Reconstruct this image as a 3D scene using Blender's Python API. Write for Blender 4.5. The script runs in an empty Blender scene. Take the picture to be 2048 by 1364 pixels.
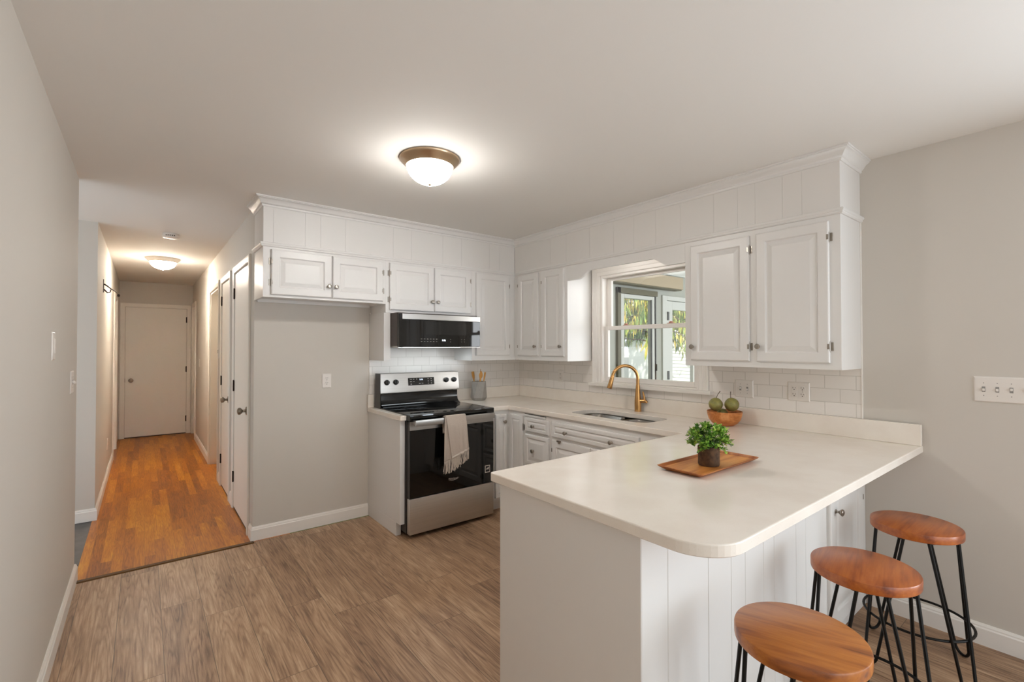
import bpy, bmesh, math, random
from mathutils import Vector, Matrix
random.seed(7)
PI = math.pi
sc = bpy.context.scene
COL = sc.collection

# ------------------------------------------------------------------ camera
CAM_POS = (-3.1779, -3.9195, 1.4237)
YAW, PITCH, ROLL, FPX = -38.124, 0.7984, -0.0271, 937.88
cam = bpy.data.cameras.new('camera')
cam.sensor_width = 36.0
cam.lens = FPX / 2048 * 36.0
cam.clip_start = 0.02
camo = bpy.data.objects.new('camera', cam)
COL.objects.link(camo)
_y, _p, _r = (math.radians(a) for a in (YAW, PITCH, ROLL))
_f = Vector((math.sin(-_y) * math.cos(_p), math.cos(_y) * math.cos(_p), math.sin(_p)))
_rt = _f.cross(Vector((0, 0, 1))).normalized()
_up = _rt.cross(_f)
_r2 = math.cos(_r) * _rt + math.sin(_r) * _up
_u2 = -math.sin(_r) * _rt + math.cos(_r) * _up
_M = Matrix((( _r2.x, _u2.x, -_f.x), (_r2.y, _u2.y, -_f.y), (_r2.z, _u2.z, -_f.z))).to_4x4()
_M.translation = Vector(CAM_POS)
camo.matrix_world = _M
sc.camera = camo

# ------------------------------------------------------------------ view + light
sc.view_settings.view_transform = 'Standard'
sc.view_settings.look = 'None'
sc.view_settings.gamma = 1.0
sc.view_settings.use_curve_mapping = False
sc.view_settings.exposure = 0.44
sc.cycles.use_denoising = True
sc.cycles.max_bounces = 12
sc.cycles.diffuse_bounces = 8
sc.cycles.glossy_bounces = 5
sc.cycles.sample_clamp_indirect = 6.0
sc.cycles.caustics_reflective = False
sc.cycles.caustics_refractive = False

LAMP_KITCHEN = 80.0      # radiance of the frosted glass domes
LAMP_HALL = 140.0
LAMP_COL = (1.0, 0.96, 0.91)
world = bpy.data.worlds.new('sky')
sc.world = world
world.use_nodes = True
_bg = world.node_tree.nodes['Background']
_bg.inputs[0].default_value = (0.86, 0.93, 1.0, 1)
_bg.inputs[1].default_value = 1.25

def light(name, kind, loc, energy, color, size=None, size_y=None, aim=None):
    l = bpy.data.lights.new(name, kind)
    l.energy = energy
    l.color = color
    if kind == 'AREA':
        l.shape = 'RECTANGLE'
        l.size = size
        l.size_y = size_y or size
    if kind == 'SUN':
        l.angle = 0.01
    o = bpy.data.objects.new(name, l)
    COL.objects.link(o)
    o.location = loc
    if aim is not None:
        o.rotation_euler = Vector(aim).to_track_quat('-Z', 'Y').to_euler()
    return o

light('sunlight', 'SUN', (6, -8, 9), 5.0, (1.0, 0.95, 0.86), aim=(0.42, 0.72, -0.72))
light('daylight_dining_window', 'AREA', (-1.7, -6.62, 1.3), 20, (0.82, 0.91, 1.0), 2.7, 2.3, aim=(0, 1, -0.02))
light('daylight_right_window', 'AREA', (0.13, -5.35, 1.35), 60, (0.82, 0.91, 1.0), 1.6, 1.9, aim=(-1, 0.12, 0))
light('daylight_side_room', 'AREA', (-5.75, 0.2, 1.4), 2.5, (0.94, 0.97, 1.0), 1.2, 1.8, aim=(1, 0.1, 0))
light('daylight_porch', 'AREA', (1.9, -4.1, 1.55), 68, (0.95, 0.98, 1.0), 2.4, 1.8, aim=(-0.2, 0.98, 0.0))

# ------------------------------------------------------------------ materials
def lin(h):
    h = h.lstrip('#')
    out = []
    for i in (0, 2, 4):
        c = int(h[i:i + 2], 16) / 255
        out.append(c / 12.92 if c <= 0.04045 else ((c + 0.055) / 1.055) ** 2.4)
    return (*out, 1)

def new_mat(name):
    m = bpy.data.materials.new(name)
    m.use_nodes = True
    nt = m.node_tree
    return m, nt, nt.nodes['Principled BSDF']

class NT:
    def __init__(s, nt):
        s.nt = nt
    def n(s, t, **kw):
        nd = s.nt.nodes.new(t)
        for k, v in kw.items():
            setattr(nd, k, v)
        return nd
    def link(s, a, b):
        s.nt.links.new(a, b)
    def put(s, sock, v):
        if isinstance(v, (int, float, tuple, list)):
            sock.default_value = v
        else:
            s.link(v, sock)
    def m(s, op, a, b=None, c=None):
        nd = s.n('ShaderNodeMath', operation=op)
        s.put(nd.inputs[0], a)
        if b is not None:
            s.put(nd.inputs[1], b)
        if c is not None:
            s.put(nd.inputs[2], c)
        return nd.outputs[0]
    def xyz(s, a, b, c):
        nd = s.n('ShaderNodeCombineXYZ')
        for i, v in enumerate((a, b, c)):
            s.put(nd.inputs[i], v)
        return nd.outputs[0]
    def obj(s):
        tc = s.n('ShaderNodeTexCoord')
        sp = s.n('ShaderNodeSeparateXYZ')
        s.link(tc.outputs['Object'], sp.inputs[0])
        return tc.outputs['Object'], sp.outputs
    def noise(s, vec, scale, detail=3, rough=0.5):
        nd = s.n('ShaderNodeTexNoise')
        s.put(nd.inputs['Vector'], vec)
        nd.inputs['Scale'].default_value = scale
        nd.inputs['Detail'].default_value = detail
        nd.inputs['Roughness'].default_value = rough
        return nd.outputs[0]
    def white(s, vec):
        nd = s.n('ShaderNodeTexWhiteNoise', noise_dimensions='3D')
        s.put(nd.inputs['Vector'], vec)
        return nd.outputs[0]
    def ramp(s, f, stops):
        nd = s.n('ShaderNodeValToRGB')
        els = nd.color_ramp.elements
        while len(els) < len(stops):
            els.new(0.5)
        for e, (p, c) in zip(els, stops):
            e.position = p
            e.color = c
        s.put(nd.inputs[0], f)
        return nd.outputs[0]
    def mix(s, f, a, b):
        nd = s.n('ShaderNodeMix', data_type='RGBA')
        s.put(nd.inputs[0], f)
        s.put(nd.inputs[6], a)
        s.put(nd.inputs[7], b)
        return nd.outputs[2]
    def bump(s, h, strength, dist, bsdf):
        nd = s.n('ShaderNodeBump')
        nd.inputs['Strength'].default_value = strength
        nd.inputs['Distance'].default_value = dist
        s.put(nd.inputs['Height'], h)
        s.link(nd.outputs[0], bsdf.inputs['Normal'])

def flat(name, hexc, rough=0.5, metal=0.0, spec=0.5, var=0.0, vscale=6, bump=0.0, bscale=300, coat=0.0):
    m, nt, b = new_mat(name)
    T = NT(nt)
    c = lin(hexc)
    b.inputs['Roughness'].default_value = rough
    b.inputs['Metallic'].default_value = metal
    b.inputs['Specular IOR Level'].default_value = spec
    if coat:
        b.inputs['Coat Weight'].default_value = coat
        b.inputs['Coat Roughness'].default_value = 0.05
    if var or bump:
        co, _ = T.obj()
    if var:
        nz = T.noise(co, vscale, 4)
        lo = tuple(x * (1 - var) for x in c[:3]) + (1,)
        hi = tuple(min(1, x * (1 + var)) for x in c[:3]) + (1,)
        T.link(T.ramp(nz, [(0.3, lo), (0.7, hi)]), b.inputs['Base Color'])
    else:
        b.inputs['Base Color'].default_value = c
    if bump:
        T.bump(T.noise(co, bscale, 2), bump, 0.002, b)
    return m

def emit(name, col, strength):
    m, nt, b = new_mat(name)
    b.inputs['Base Color'].default_value = (0.8, 0.8, 0.8, 1)
    b.inputs['Emission Color'].default_value = (*col, 1)
    b.inputs['Emission Strength'].default_value = strength
    return m

def plank(name, w, L, stops, seam_col, rough=0.4, gu=70, gv=5, cath=0.35, seam=0.0014, tone=0.5, bumpy=0.15):
    m, nt, b = new_mat(name)
    T = NT(nt)
    co, s = T.obj()
    u, v = s[0], s[1]
    ur = T.m('DIVIDE', u, w)
    row = T.m('FLOOR', ur)
    vv = T.m('ADD', T.m('DIVIDE', v, L), T.m('MULTIPLY', T.white(T.xyz(row, 3.7, 1.1)), 7.3))
    cell = T.m('FLOOR', vv)
    r1 = T.white(T.xyz(row, cell, 0.5))
    idz = T.m('MULTIPLY', r1, 41.0)
    big = w > 0.1
    fine = T.noise(T.xyz(T.m('MULTIPLY', u, gu), T.m('MULTIPLY', v, gv), idz), 1.0, 6, 0.66)
    warp = T.noise(T.xyz(T.m('MULTIPLY', u, 9.0 if big else 22.0), T.m('MULTIPLY', v, 0.62 if big else 1.5), idz), 1.0, 2, 0.5)
    jit = T.m('MULTIPLY', T.m('SUBTRACT', fine, 0.5), 0.05)
    ring = T.m('MULTIPLY', T.m('ADD', T.m('SINE', T.m('MULTIPLY', T.m('ADD', warp, jit), 130.0 if big else 75.0)), 1.0), 0.5)
    ring = T.m('POWER', ring, 2.6)
    blot = T.noise(T.xyz(T.m('MULTIPLY', u, 15.0), T.m('MULTIPLY', v, 2.0), T.m('ADD', idz, 9.0)), 1.0, 4, 0.55)
    f = T.m('ADD', T.m('MULTIPLY', T.m('SUBTRACT', r1, 0.5), tone), 0.52)
    f = T.m('ADD', f, T.m('MULTIPLY', T.m('SUBTRACT', fine, 0.5), 1.15))
    f = T.m('ADD', f, T.m('MULTIPLY', T.m('SUBTRACT', blot, 0.5), 0.75))
    f = T.m('SUBTRACT', f, T.m('MULTIPLY', ring, cath * 0.5))
    colr = T.ramp(f, stops)
    fu = T.m('FRACT', ur)
    fv = T.m('FRACT', vv)
    du = T.m('MULTIPLY', T.m('MINIMUM', fu, T.m('SUBTRACT', 1.0, fu)), w)
    dv = T.m('MULTIPLY', T.m('MINIMUM', fv, T.m('SUBTRACT', 1.0, fv)), L)
    sm = T.m('LESS_THAN', T.m('MINIMUM', du, dv), seam)
    colr = T.mix(T.m('MULTIPLY', sm, 0.75), colr, seam_col)
    T.link(colr, b.inputs['Base Color'])
    b.inputs['Roughness'].default_value = rough
    T.bump(T.m('SUBTRACT', T.m('MULTIPLY', fine, 0.5), sm), bumpy, 0.002, b)
    return m

def wood(name, stops, axis=0, rough=0.4, scale=1.0, ring=22.0, coat=0.0):
    m, nt, b = new_mat(name)
    T = NT(nt)
    co, s = T.obj()
    a = [T.m('MULTIPLY', s[i], (3.0 if i == axis else 34.0) * scale) for i in range(3)]
    fine = T.noise(T.xyz(*[T.m('MULTIPLY', q, 3.0) for q in a]), 1.0, 5, 0.6)
    a2 = [T.m('MULTIPLY', s[i], (2.0 if i == axis else 11.0) * scale) for i in range(3)]
    warp = T.noise(T.xyz(*a2), 1.0, 3, 0.5)
    rg = T.m('MULTIPLY', T.m('ADD', T.m('SINE', T.m('MULTIPLY', warp, ring)), 1.0), 0.5)
    f = T.m('ADD', T.m('MULTIPLY', fine, 0.6), T.m('MULTIPLY', rg, 0.4))
    T.link(T.ramp(f, stops), b.inputs['Base Color'])
    b.inputs['Roughness'].default_value = rough
    if coat:
        b.inputs['Coat Weight'].default_value = coat
        b.inputs['Coat Roughness'].default_value = 0.2
    T.bump(fine, 0.12, 0.002, b)
    return m

def tile_mat(name, axis):
    m, nt, b = new_mat(name)
    T = NT(nt)
    co, s = T.obj()
    br = T.n('ShaderNodeTexBrick')
    br.offset = 0.5
    T.link(T.xyz(s[axis], T.m('SUBTRACT', s[2], 1.0245), 0.0), br.inputs['Vector'])
    br.inputs['Scale'].default_value = 1.0
    br.inputs['Mortar Size'].default_value = 0.0016
    br.inputs['Mortar Smooth'].default_value = 0.2
    br.inputs['Brick Width'].default_value = 0.1555
    br.inputs['Row Height'].default_value = 0.0785
    br.inputs['Color1'].default_value = lin('e9e4de')
    br.inputs['Color2'].default_value = lin('e5e0da')
    br.inputs['Mortar'].default_value = lin('c9c3bb')
    T.link(br.outputs['Color'], b.inputs['Base Color'])
    b.inputs['Roughness'].default_value = 0.16
    T.bump(T.m('SUBTRACT', 1.0, br.outputs['Fac']), 0.5, 0.0012, b)
    return m

def brushed(name, hexc, axis, rough=0.3):
    m, nt, b = new_mat(name)
    T = NT(nt)
    co, s = T.obj()
    a = [T.m('MULTIPLY', s[i], 2.0 if i == axis else 420.0) for i in range(3)]
    nz = T.noise(T.xyz(*a), 1.0, 2)
    c = lin(hexc)
    T.link(T.ramp(nz, [(0.3, tuple(x * 0.88 for x in c[:3]) + (1,)), (0.7, c)]), b.inputs['Base Color'])
    b.inputs['Metallic'].default_value = 1.0
    b.inputs['Roughness'].default_value = rough
    T.bump(nz, 0.04, 0.001, b)
    return m

def glass_mat(name, tint=(1, 1, 1, 1), refl=0.09):
    m = bpy.data.materials.new(name)
    m.use_nodes = True
    nt = m.node_tree
    nt.nodes.clear()
    T = NT(nt)
    o = T.n('ShaderNodeOutputMaterial')
    tr = T.n('ShaderNodeBsdfTransparent')
    tr.inputs[0].default_value = tint
    gl = T.n('ShaderNodeBsdfGlossy')
    gl.inputs['Roughness'].default_value = 0.01
    mx = T.n('ShaderNodeMixShader')
    mx.inputs[0].default_value = refl
    T.link(tr.outputs[0], mx.inputs[1])
    T.link(gl.outputs[0], mx.inputs[2])
    T.link(mx.outputs[0], o.inputs[0])
    return m

M = {}
M['wall'] = flat('wall_paint', 'cac4bb', 0.75, var=0.012, vscale=1.3, bump=0.05, bscale=500)
M['ceiling'] = flat('ceiling_paint', 'e9e7e3', 0.85, bump=0.06, bscale=420)
M['cab'] = flat('cabinet_paint', 'e1dfdc', 0.34, bump=0.02, bscale=220)
M['trim'] = flat('trim_paint', 'eae6e0', 0.38)
M['hall_trim'] = flat('door_paint', 'e4dfd6', 0.42)
M['bead'] = flat('beadboard_paint', 'e1e0dd', 0.4, bump=0.02, bscale=220)
M['soffit'] = flat('soffit_paint', 'dedbd7', 0.45)
M['vinyl'] = plank('vinyl_plank', 0.182, 1.22,
    [(0.0, lin('5a3f29')), (0.22, lin('80624a')), (0.48, lin('a08063')), (0.76, lin('bd9f81')), (1.0, lin('d0ba9f'))],
    lin('4a3a2b'), rough=0.42, gu=120, gv=5.0, cath=0.36, tone=0.26)
M['oak'] = plank('oak_strip', 0.0575, 0.95,
    [(0.05, lin('7c4008')), (0.35, lin('a25c0c')), (0.6, lin('b66e12')), (0.85, lin('c88420')), (1.0, lin('d2962e'))],
    lin('7a4512'), rough=0.3, gu=120, gv=7, cath=0.42, seam=0.0006, tone=0.55, bumpy=0.06)
M['slate'] = flat('slate_tile', '5c5856', 0.5, var=0.2, vscale=9)
M['strip'] = brushed('transition_metal', '6d5236', 0, 0.25)
M['tile_back'] = tile_mat('subway_tile_back', 0)
M['tile_right'] = tile_mat('subway_tile_right', 1)
M['steel'] = brushed('stainless_steel', 'b9b5b0', 0, 0.3)
M['steel_dark'] = brushed('stainless_drawer', 'd6d1ca', 0, 0.42)
M['sink'] = brushed('sink_steel', '8b8680', 1, 0.24)
M['nickel'] = flat('brushed_nickel', 'a49c92', 0.28, 1.0)
M['pewter'] = flat('aged_nickel', '8f8578', 0.32, 1.0)
M['bronze'] = flat('dark_hinge_metal', '3a302a', 0.45, 0.7)
M['lamp_metal'] = flat('lamp_nickel', 'c2a98c', 0.3, 1.0)
M['gold'] = flat('champagne_gold', 'c99a62', 0.27, 1.0)
M['black_glass'] = flat('black_glass', '060606', 0.04, 0.0, 0.6)
M['oven_window'] = flat('oven_window_glass', '0b0a0a', 0.05, 0.0, 0.5)
M['micro_window'] = flat('microwave_window', '171717', 0.1, 0.0, 0.6)
M['black_enamel'] = flat('black_enamel', '0b0b0b', 0.13)
M['black_side'] = flat('range_side_enamel', '1c1816', 0.35)
M['brown_side'] = flat('microwave_side', '3b2f29', 0.4, 0.3)
M['knob_black'] = flat('black_knob', '101010', 0.3)
M['display'] = flat('display_panel', '1f1c1b', 0.15)
M['mark'] = flat('printed_marks', '8f8b86', 0.5)
M['logo'] = flat('logo_silver', 'c9c5bf', 0.35, 0.4)
M['sticker'] = flat('sticker_white', 'cfcac3', 0.5)
M['led'] = emit('display_digits', (0.9, 0.95, 1.0), 2.2)
M['led_blue'] = emit('display_digits_blue', (0.55, 0.72, 1.0), 1.8)
M['task'] = emit('task_light_lens', (0.86, 0.95, 1.0), 7.5)
def dome_mat(name, col, strength):
    m = emit(name, col, strength)
    T = NT(m.node_tree)
    g = T.n('ShaderNodeNewGeometry')
    sp = T.n('ShaderNodeSeparateXYZ')
    T.link(g.outputs['Normal'], sp.inputs[0])
    dn = T.m('MAXIMUM', T.m('MULTIPLY', sp.outputs[2], -1.0), 0.0)
    T.link(T.m('MULTIPLY', T.m('ADD', T.m('MULTIPLY', T.m('POWER', dn, 1.5), 1.25), 0.07), strength), m.node_tree.nodes['Principled BSDF'].inputs['Emission Strength'])
    return m
M['dome'] = dome_mat('lit_glass_dome', LAMP_COL, LAMP_KITCHEN)
M['dome_hall'] = dome_mat('lit_glass_dome_hall', (1.0, 0.89, 0.75), LAMP_HALL)
M['strip_lamp'] = emit('valance_lamp_lens', (1.0, 0.97, 0.94), 7.0)
M['plate'] = flat('wall_plate_plastic', 'e2dcd5', 0.35)
M['slot'] = flat('socket_slot', '4c4640', 0.6)
M['crock'] = flat('grey_concrete', '8d8882', 0.7, var=0.05, vscale=30, bump=0.1, bscale=250)
M['utensil'] = wood('utensil_wood', [(0.2, lin('b07a34')), (0.6, lin('cf9a50')), (0.9, lin('e0b26c'))], axis=2, rough=0.5)
M['seat'] = wood('seat_wood', [(0.18, lin('5f2f0e')), (0.42, lin('935019')), (0.62, lin('ab6421')), (0.9, lin('c07a30'))], axis=0, rough=0.36, ring=16, coat=0.25)
M['seat_red'] = wood('seat_wood_red', [(0.18, lin('5c260c')), (0.42, lin('8c4314')), (0.62, lin('a5551c')), (0.9, lin('bc6c28'))], axis=0, rough=0.36, ring=16, coat=0.25)
M['iron'] = flat('black_iron', '14120f', 0.42, 0.6)
M['tray'] = wood('tray_wood', [(0.2, lin('a9632a')), (0.5, lin('c98743')), (0.9, lin('dd9f58'))], axis=0, rough=0.45)
M['tray_edge'] = wood('tray_edge_wood', [(0.2, lin('8a4a1c')), (0.5, lin('ad682f')), (0.9, lin('c6854a'))], axis=0, rough=0.45)
M['bowl'] = wood('bowl_wood', [(0.2, lin('a8622a')), (0.5, lin('c88044')), (0.9, lin('dda066'))], axis=0, rough=0.42)
M['bark'] = flat('bark_pot', '4f3722', 0.85, var=0.45, vscale=60, bump=0.6, bscale=90)
M['soil'] = flat('soil', '2e2218', 0.95)
M['stem'] = flat('pear_stem', '5d4a38', 0.7)
M['cloth'] = flat('linen_towel', 'b9aca0', 0.9, var=0.07, vscale=240, bump=0.5, bscale=600)
M['hem'] = flat('towel_hem', 'cfc4b8', 0.9, bump=0.4, bscale=500)
M['glass'] = glass_mat('window_glass', refl=0.05)
M['vinylframe'] = flat('white_vinyl', 'ebe7e2', 0.4)
M['lock'] = flat('sash_lock', 'b98577', 0.5)
M['porch_wall'] = flat('porch_panel', 'a2a69d', 0.6)
M['porch_trim'] = flat('porch_trim', 'c2c6c0', 0.5)
M['porch_olive'] = flat('porch_olive_frame', '5a573f', 0.55)
M['porch_box'] = flat('porch_shade_box', 'a89b82', 0.6)
M['porch_ceiling'] = wood('porch_ceiling_boards', [(0.2, lin('8c7c52')), (0.9, lin('b3a273'))], axis=0, rough=0.6)
M['porch_dark'] = flat('porch_dark_track', '4a4c4a', 0.5)
M['concrete'] = flat('porch_concrete', 'a7a29a', 0.8, var=0.08, vscale=5)
M['grass'] = flat('lawn', '6d7a45', 0.9, var=0.3, vscale=3)
M['shed'] = flat('white_siding', 'f1f1ee', 0.5)
M['roof'] = flat('shed_roof', 'c8c6c0', 0.7, var=0.1, vscale=12)
M['trunk'] = flat('tree_bark', '6b5a48', 0.9, var=0.3, vscale=18)

def leaf_mat(name, c1, c2, c3, scale=25):
    m, nt, b = new_mat(name)
    T = NT(nt)
    co, _ = T.obj()
    T.link(T.ramp(T.noise(co, scale, 3), [(0.36, lin(c1)), (0.5, lin(c2)), (0.63, lin(c3))]), b.inputs['Base Color'])
    b.inputs['Roughness'].default_value = 0.45
    b.inputs['Subsurface Weight'].default_value = 0.0
    return m
M['leaf'] = leaf_mat('plant_leaves', '3d6a20', '7aaa3a', 'bcd465', 45)
M['leafstem'] = flat('plant_stems', '3d5a25', 0.6)
M['foliage'] = leaf_mat('tree_foliage', '5d7a3c', '9aa84c', 'cdb455', 4.0)

def pear_mat():
    m, nt, b = new_mat('pear_skin')
    T = NT(nt)
    co, s = T.obj()
    n1 = T.noise(co, 28, 3)
    base = T.ramp(n1, [(0.3, lin('757342')), (0.6, lin('97914a')), (0.85, lin('b5a852'))])
    blush = T.ramp(T.noise(co, 16, 2), [(0.5, (0, 0, 0, 1)), (0.75, (1, 1, 1, 1))])
    T.link(T.mix(blush, base, lin('6a4a32')), b.inputs['Base Color'])
    b.inputs['Roughness'].default_value = 0.42
    return m
M['pear'] = pear_mat()

def quartz_mat():
    m, nt, b = new_mat('cream_quartz')
    T = NT(nt)
    co, s = T.obj()
    n1 = T.noise(co, 7, 5)
    n2 = T.noise(co, 220, 2)
    base = T.ramp(n1, [(0.35, lin('e7ded3')), (0.65, lin('ece5db'))])
    sp = T.ramp(n2, [(0.66, (0, 0, 0, 1)), (0.72, (1, 1, 1, 1))])
    T.link(T.mix(T.m('MULTIPLY', sp, 0.25), base, lin('c6b59e')), b.inputs['Base Color'])
    b.inputs['Roughness'].default_value = 0.13
    return m
M['quartz'] = quartz_mat()

# ------------------------------------------------------------------ mesh helpers
class B:
    def __init__(s):
        s.bm = bmesh.new()
    def box(s, x0, x1, y0, y1, z0, z1, bev=0.0, seg=1):
        x0, x1 = min(x0, x1), max(x0, x1)
        y0, y1 = min(y0, y1), max(y0, y1)
        z0, z1 = min(z0, z1), max(z0, z1)
        r = bmesh.ops.create_cube(s.bm, size=1.0)
        vs = r['verts']
        for v in vs:
            v.co = Vector(((x0 + x1) / 2 + v.co.x * (x1 - x0), (y0 + y1) / 2 + v.co.y * (y1 - y0), (z0 + z1) / 2 + v.co.z * (z1 - z0)))
        if bev > 0:
            es = list({e for v in vs for e in v.link_edges})
            bmesh.ops.bevel(s.bm, geom=es, offset=min(bev, 0.45 * min(x1 - x0, y1 - y0, z1 - z0)), segments=seg, affect='EDGES', profile=0.6)
        return s
    def loft(s, rings, cap0=True, cap1=True, close=True):
        vr = [[s.bm.verts.new(p) for p in r] for r in rings]
        n = len(vr[0])
        for a, b in zip(vr, vr[1:]):
            for i in range(n if close else n - 1):
                j = (i + 1) % n
                try:
                    s.bm.faces.new((a[i], a[j], b[j], b[i]))
                except ValueError:
                    pass
        if cap0 and close:
            s.bm.faces.new(vr[0][::-1])
        if cap1 and close:
            s.bm.faces.new(vr[-1])
        return s
    def tube(s, pts, r, seg=10, closed=False, caps=True):
        pts = [Vector(p) for p in pts]
        n = len(pts)
        rs = r if isinstance(r, (list, tuple)) else [r] * n
        rings = []
        up = None
        for i in range(n):
            if closed:
                t = (pts[(i + 1) % n] - pts[i - 1]).normalized()
            else:
                t = (pts[min(i + 1, n - 1)] - pts[max(i - 1, 0)]).normalized()
            if up is None:
                up = Vector((0, 0, 1)) if abs(t.z) < 0.9 else Vector((1, 0, 0))
            a = t.cross(up)
            if a.length < 1e-5:
                a = t.cross(Vector((0.3, 1, 0.2)))
            a.normalize()
            b = a.cross(t).normalized()
            up = b
            rings.append([pts[i] + rs[i] * (math.cos(k * 2 * PI / seg) * a + math.sin(k * 2 * PI / seg) * b) for k in range(seg)])
        if closed:
            rings.append(rings[0])
            vr = [[s.bm.verts.new(p) for p in q] for q in rings[:-1]]
            vr.append(vr[0])
            # pick the twist that matches
            for a, b in zip(vr, vr[1:]):
                for i in range(seg):
                    j = (i + 1) % seg
                    try:
                        s.bm.faces.new((a[i], a[j], b[j], b[i]))
                    except ValueError:
                        pass
            return s
        return s.loft(rings, caps, caps)
    def lathe(s, prof, loc=(0, 0, 0), axis='z', seg=28, cap0=True, cap1=True):
        L = Vector(loc)
        rings = []
        for r, h in prof:
            ring = []
            for k in range(seg):
                a = 2 * PI * k / seg
                c, d = r * math.cos(a), r * math.sin(a)
                if axis == 'z':
                    p = Vector((c, d, h))
                elif axis == '-z':
                    p = Vector((c, -d, -h))
                elif axis == '-y':
                    p = Vector((c, -h, d))
                elif axis == 'x':
                    p = Vector((h, c, d))
                else:
                    p = Vector((-h, -c, d))
                ring.append(L + p)
            rings.append(ring)
        return s.loft(rings, cap0, cap1)
    def prism(s, poly, axis, a0, a1):
        def P(u, v, w):
            return {'z': (u, v, w), 'y': (u, w, v), 'x': (w, u, v)}[axis]
        return s.loft([[P(u, v, a0) for u, v in poly], [P(u, v, a1) for u, v in poly]])
    def panel(s, x0, x1, z0, z1, rings, y0=0.0):
        """rectangular rings (inset, y) from back to front, closed at both ends"""
        R = []
        for ins, y in rings:
            R.append([(x0 + ins, y0 + y, z0 + ins), (x1 - ins, y0 + y, z0 + ins), (x1 - ins, y0 + y, z1 - ins), (x0 + ins, y0 + y, z1 - ins)])
        return s.loft(R)
    def sweep(s, path, prof, closed=False):
        """path: xy points; prof: closed list of (out, z); out is to the right of travel; mitred"""
        n = len(path)
        P = [Vector((p[0], p[1])) for p in path]
        rings = []
        for i in range(n):
            d0 = (P[i] - P[i - 1]).normalized() if i > 0 else None
            d1 = (P[i + 1] - P[i]).normalized() if i < n - 1 else None
            d0 = d0 or d1
            d1 = d1 or d0
            n0 = Vector((d0.y, -d0.x))
            n1 = Vector((d1.y, -d1.x))
            m = (n0 + n1)
            m = m / (1 + n0.dot(n1))
            rings.append([(P[i].x + m.x * o, P[i].y + m.y * o, z) for o, z in prof])
        return s.loft(rings)
    def xform(s, mat):
        bmesh.ops.transform(s.bm, matrix=mat, verts=s.bm.verts)
        return s
    def out(s, name, m, parent=None, smooth=False, **props):
        bmesh.ops.recalc_face_normals(s.bm, faces=s.bm.faces)
        me = bpy.data.meshes.new(name)
        s.bm.to_mesh(me)
        s.bm.free()
        me.materials.append(M[m] if isinstance(m, str) else m)
        if smooth:
            for p in me.polygons:
                p.use_smooth = True
            if smooth != 'all':
                try:
                    me.set_sharp_from_angle(angle=math.radians(38))
                except Exception:
                    pass
        o = bpy.data.objects.new(name, me)
        COL.objects.link(o)
        if parent is not None:
            o.parent = parent
        for k, v in props.items():
            o[k] = v
        return o

def thing(name, label, cat, loc=(0, 0, 0), rz=0.0, group=None):
    o = bpy.data.objects.new(name, None)
    o.empty_display_size = 0.1
    COL.objects.link(o)
    o.location = loc
    o.rotation_euler = (0, 0, rz)
    o['label'] = label
    o['category'] = cat
    if group:
        o['group'] = group
    return o

def tag(o, label, cat, group=None):
    o['label'] = label
    o['category'] = cat
    if group:
        o['group'] = group
    return o

def struct(o):
    o['kind'] = 'structure'
    return o

def sempty(name, loc=(0, 0, 0), rz=0.0):
    o = bpy.data.objects.new(name, None)
    o.empty_display_size = 0.1
    COL.objects.link(o)
    o.location = loc
    o.rotation_euler = (0, 0, rz)
    o['kind'] = 'structure'
    return o

def copy_tree(o, parent=None):
    c = o.copy()
    COL.objects.link(c)
    if parent is not None:
        c.parent = parent
    for ch in list(o.children):
        copy_tree(ch, c)
    return c

def text_mesh(body, size, extrude=0.0004, shear=0.0):
    cu = bpy.data.curves.new('lettering', 'FONT')
    cu.body = body
    cu.size = size
    cu.extrude = extrude
    cu.shear = shear
    cu.align_x = 'CENTER'
    cu.align_y = 'CENTER'
    ob = bpy.data.objects.new('lettering', cu)
    COL.objects.link(ob)
    dg = bpy.context.evaluated_depsgraph_get()
    dg.update()
    me = bpy.data.meshes.new_from_object(ob.evaluated_get(dg))
    bpy.data.objects.remove(ob)
    return me

def lettering(name, body, size, m, parent, x, y, z, shear=0.0):
    """letters standing on a face whose front is -y"""
    me = text_mesh(body, size, shear=shear)
    me.transform(Matrix.Translation((x, y, z)) @ Matrix.Rotation(PI / 2, 4, 'X'))
    me.name = name
    me.materials.clear()
    me.materials.append(M[m])
    o = bpy.data.objects.new(name, me)
    COL.objects.link(o)
    o.parent = parent
    return o

RZ_R = -PI / 2          # things on the window wall (front faces -x): local x -> world -y
RZ_L = PI / 2           # things on a wall whose front faces +x: local x -> world +y

# ------------------------------------------------------------------ measured layout
XS, XL, ZC = -2.536, -3.502, 2.47
UD = 0.3146
ZT = 2.1335
ZUB = 1.304
YR = -3.057
CD = 0.655
YEND = 5.607
YBACK = -6.5
G = 0.914
SLAB = 0.036
YPF = -3.067            # front of the peninsula base
XPE = -2.03

# ------------------------------------------------------------------ setting: shell
def floor_box(name, x0, x1, y0, y1, m, z=0.0):
    return struct(B().box(x0, x1, y0, y1, -0.08, z).out(name, m))

floor_box('floor', XL - 0.1, 0.1, YBACK - 0.1, -0.03, 'vinyl')
floor_box('floor_hall', XL, XS + 0.25, -0.03, YEND + 0.1, 'oak')
floor_box('floor_side_room', -5.6, XL, -0.03, 1.4, 'slate', -0.004)
struct(B().prism([(-0.062, 0.0), (-0.052, 0.006), (-0.022, 0.006), (-0.012, 0.0)], 'x', XL, XS + 0.002).out('trim_1', 'strip'))
struct(B().box(-5.6, 0.12, YBACK - 0.1, YEND + 0.1, ZC, ZC + 0.1).out('ceiling', 'ceiling'))

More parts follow.
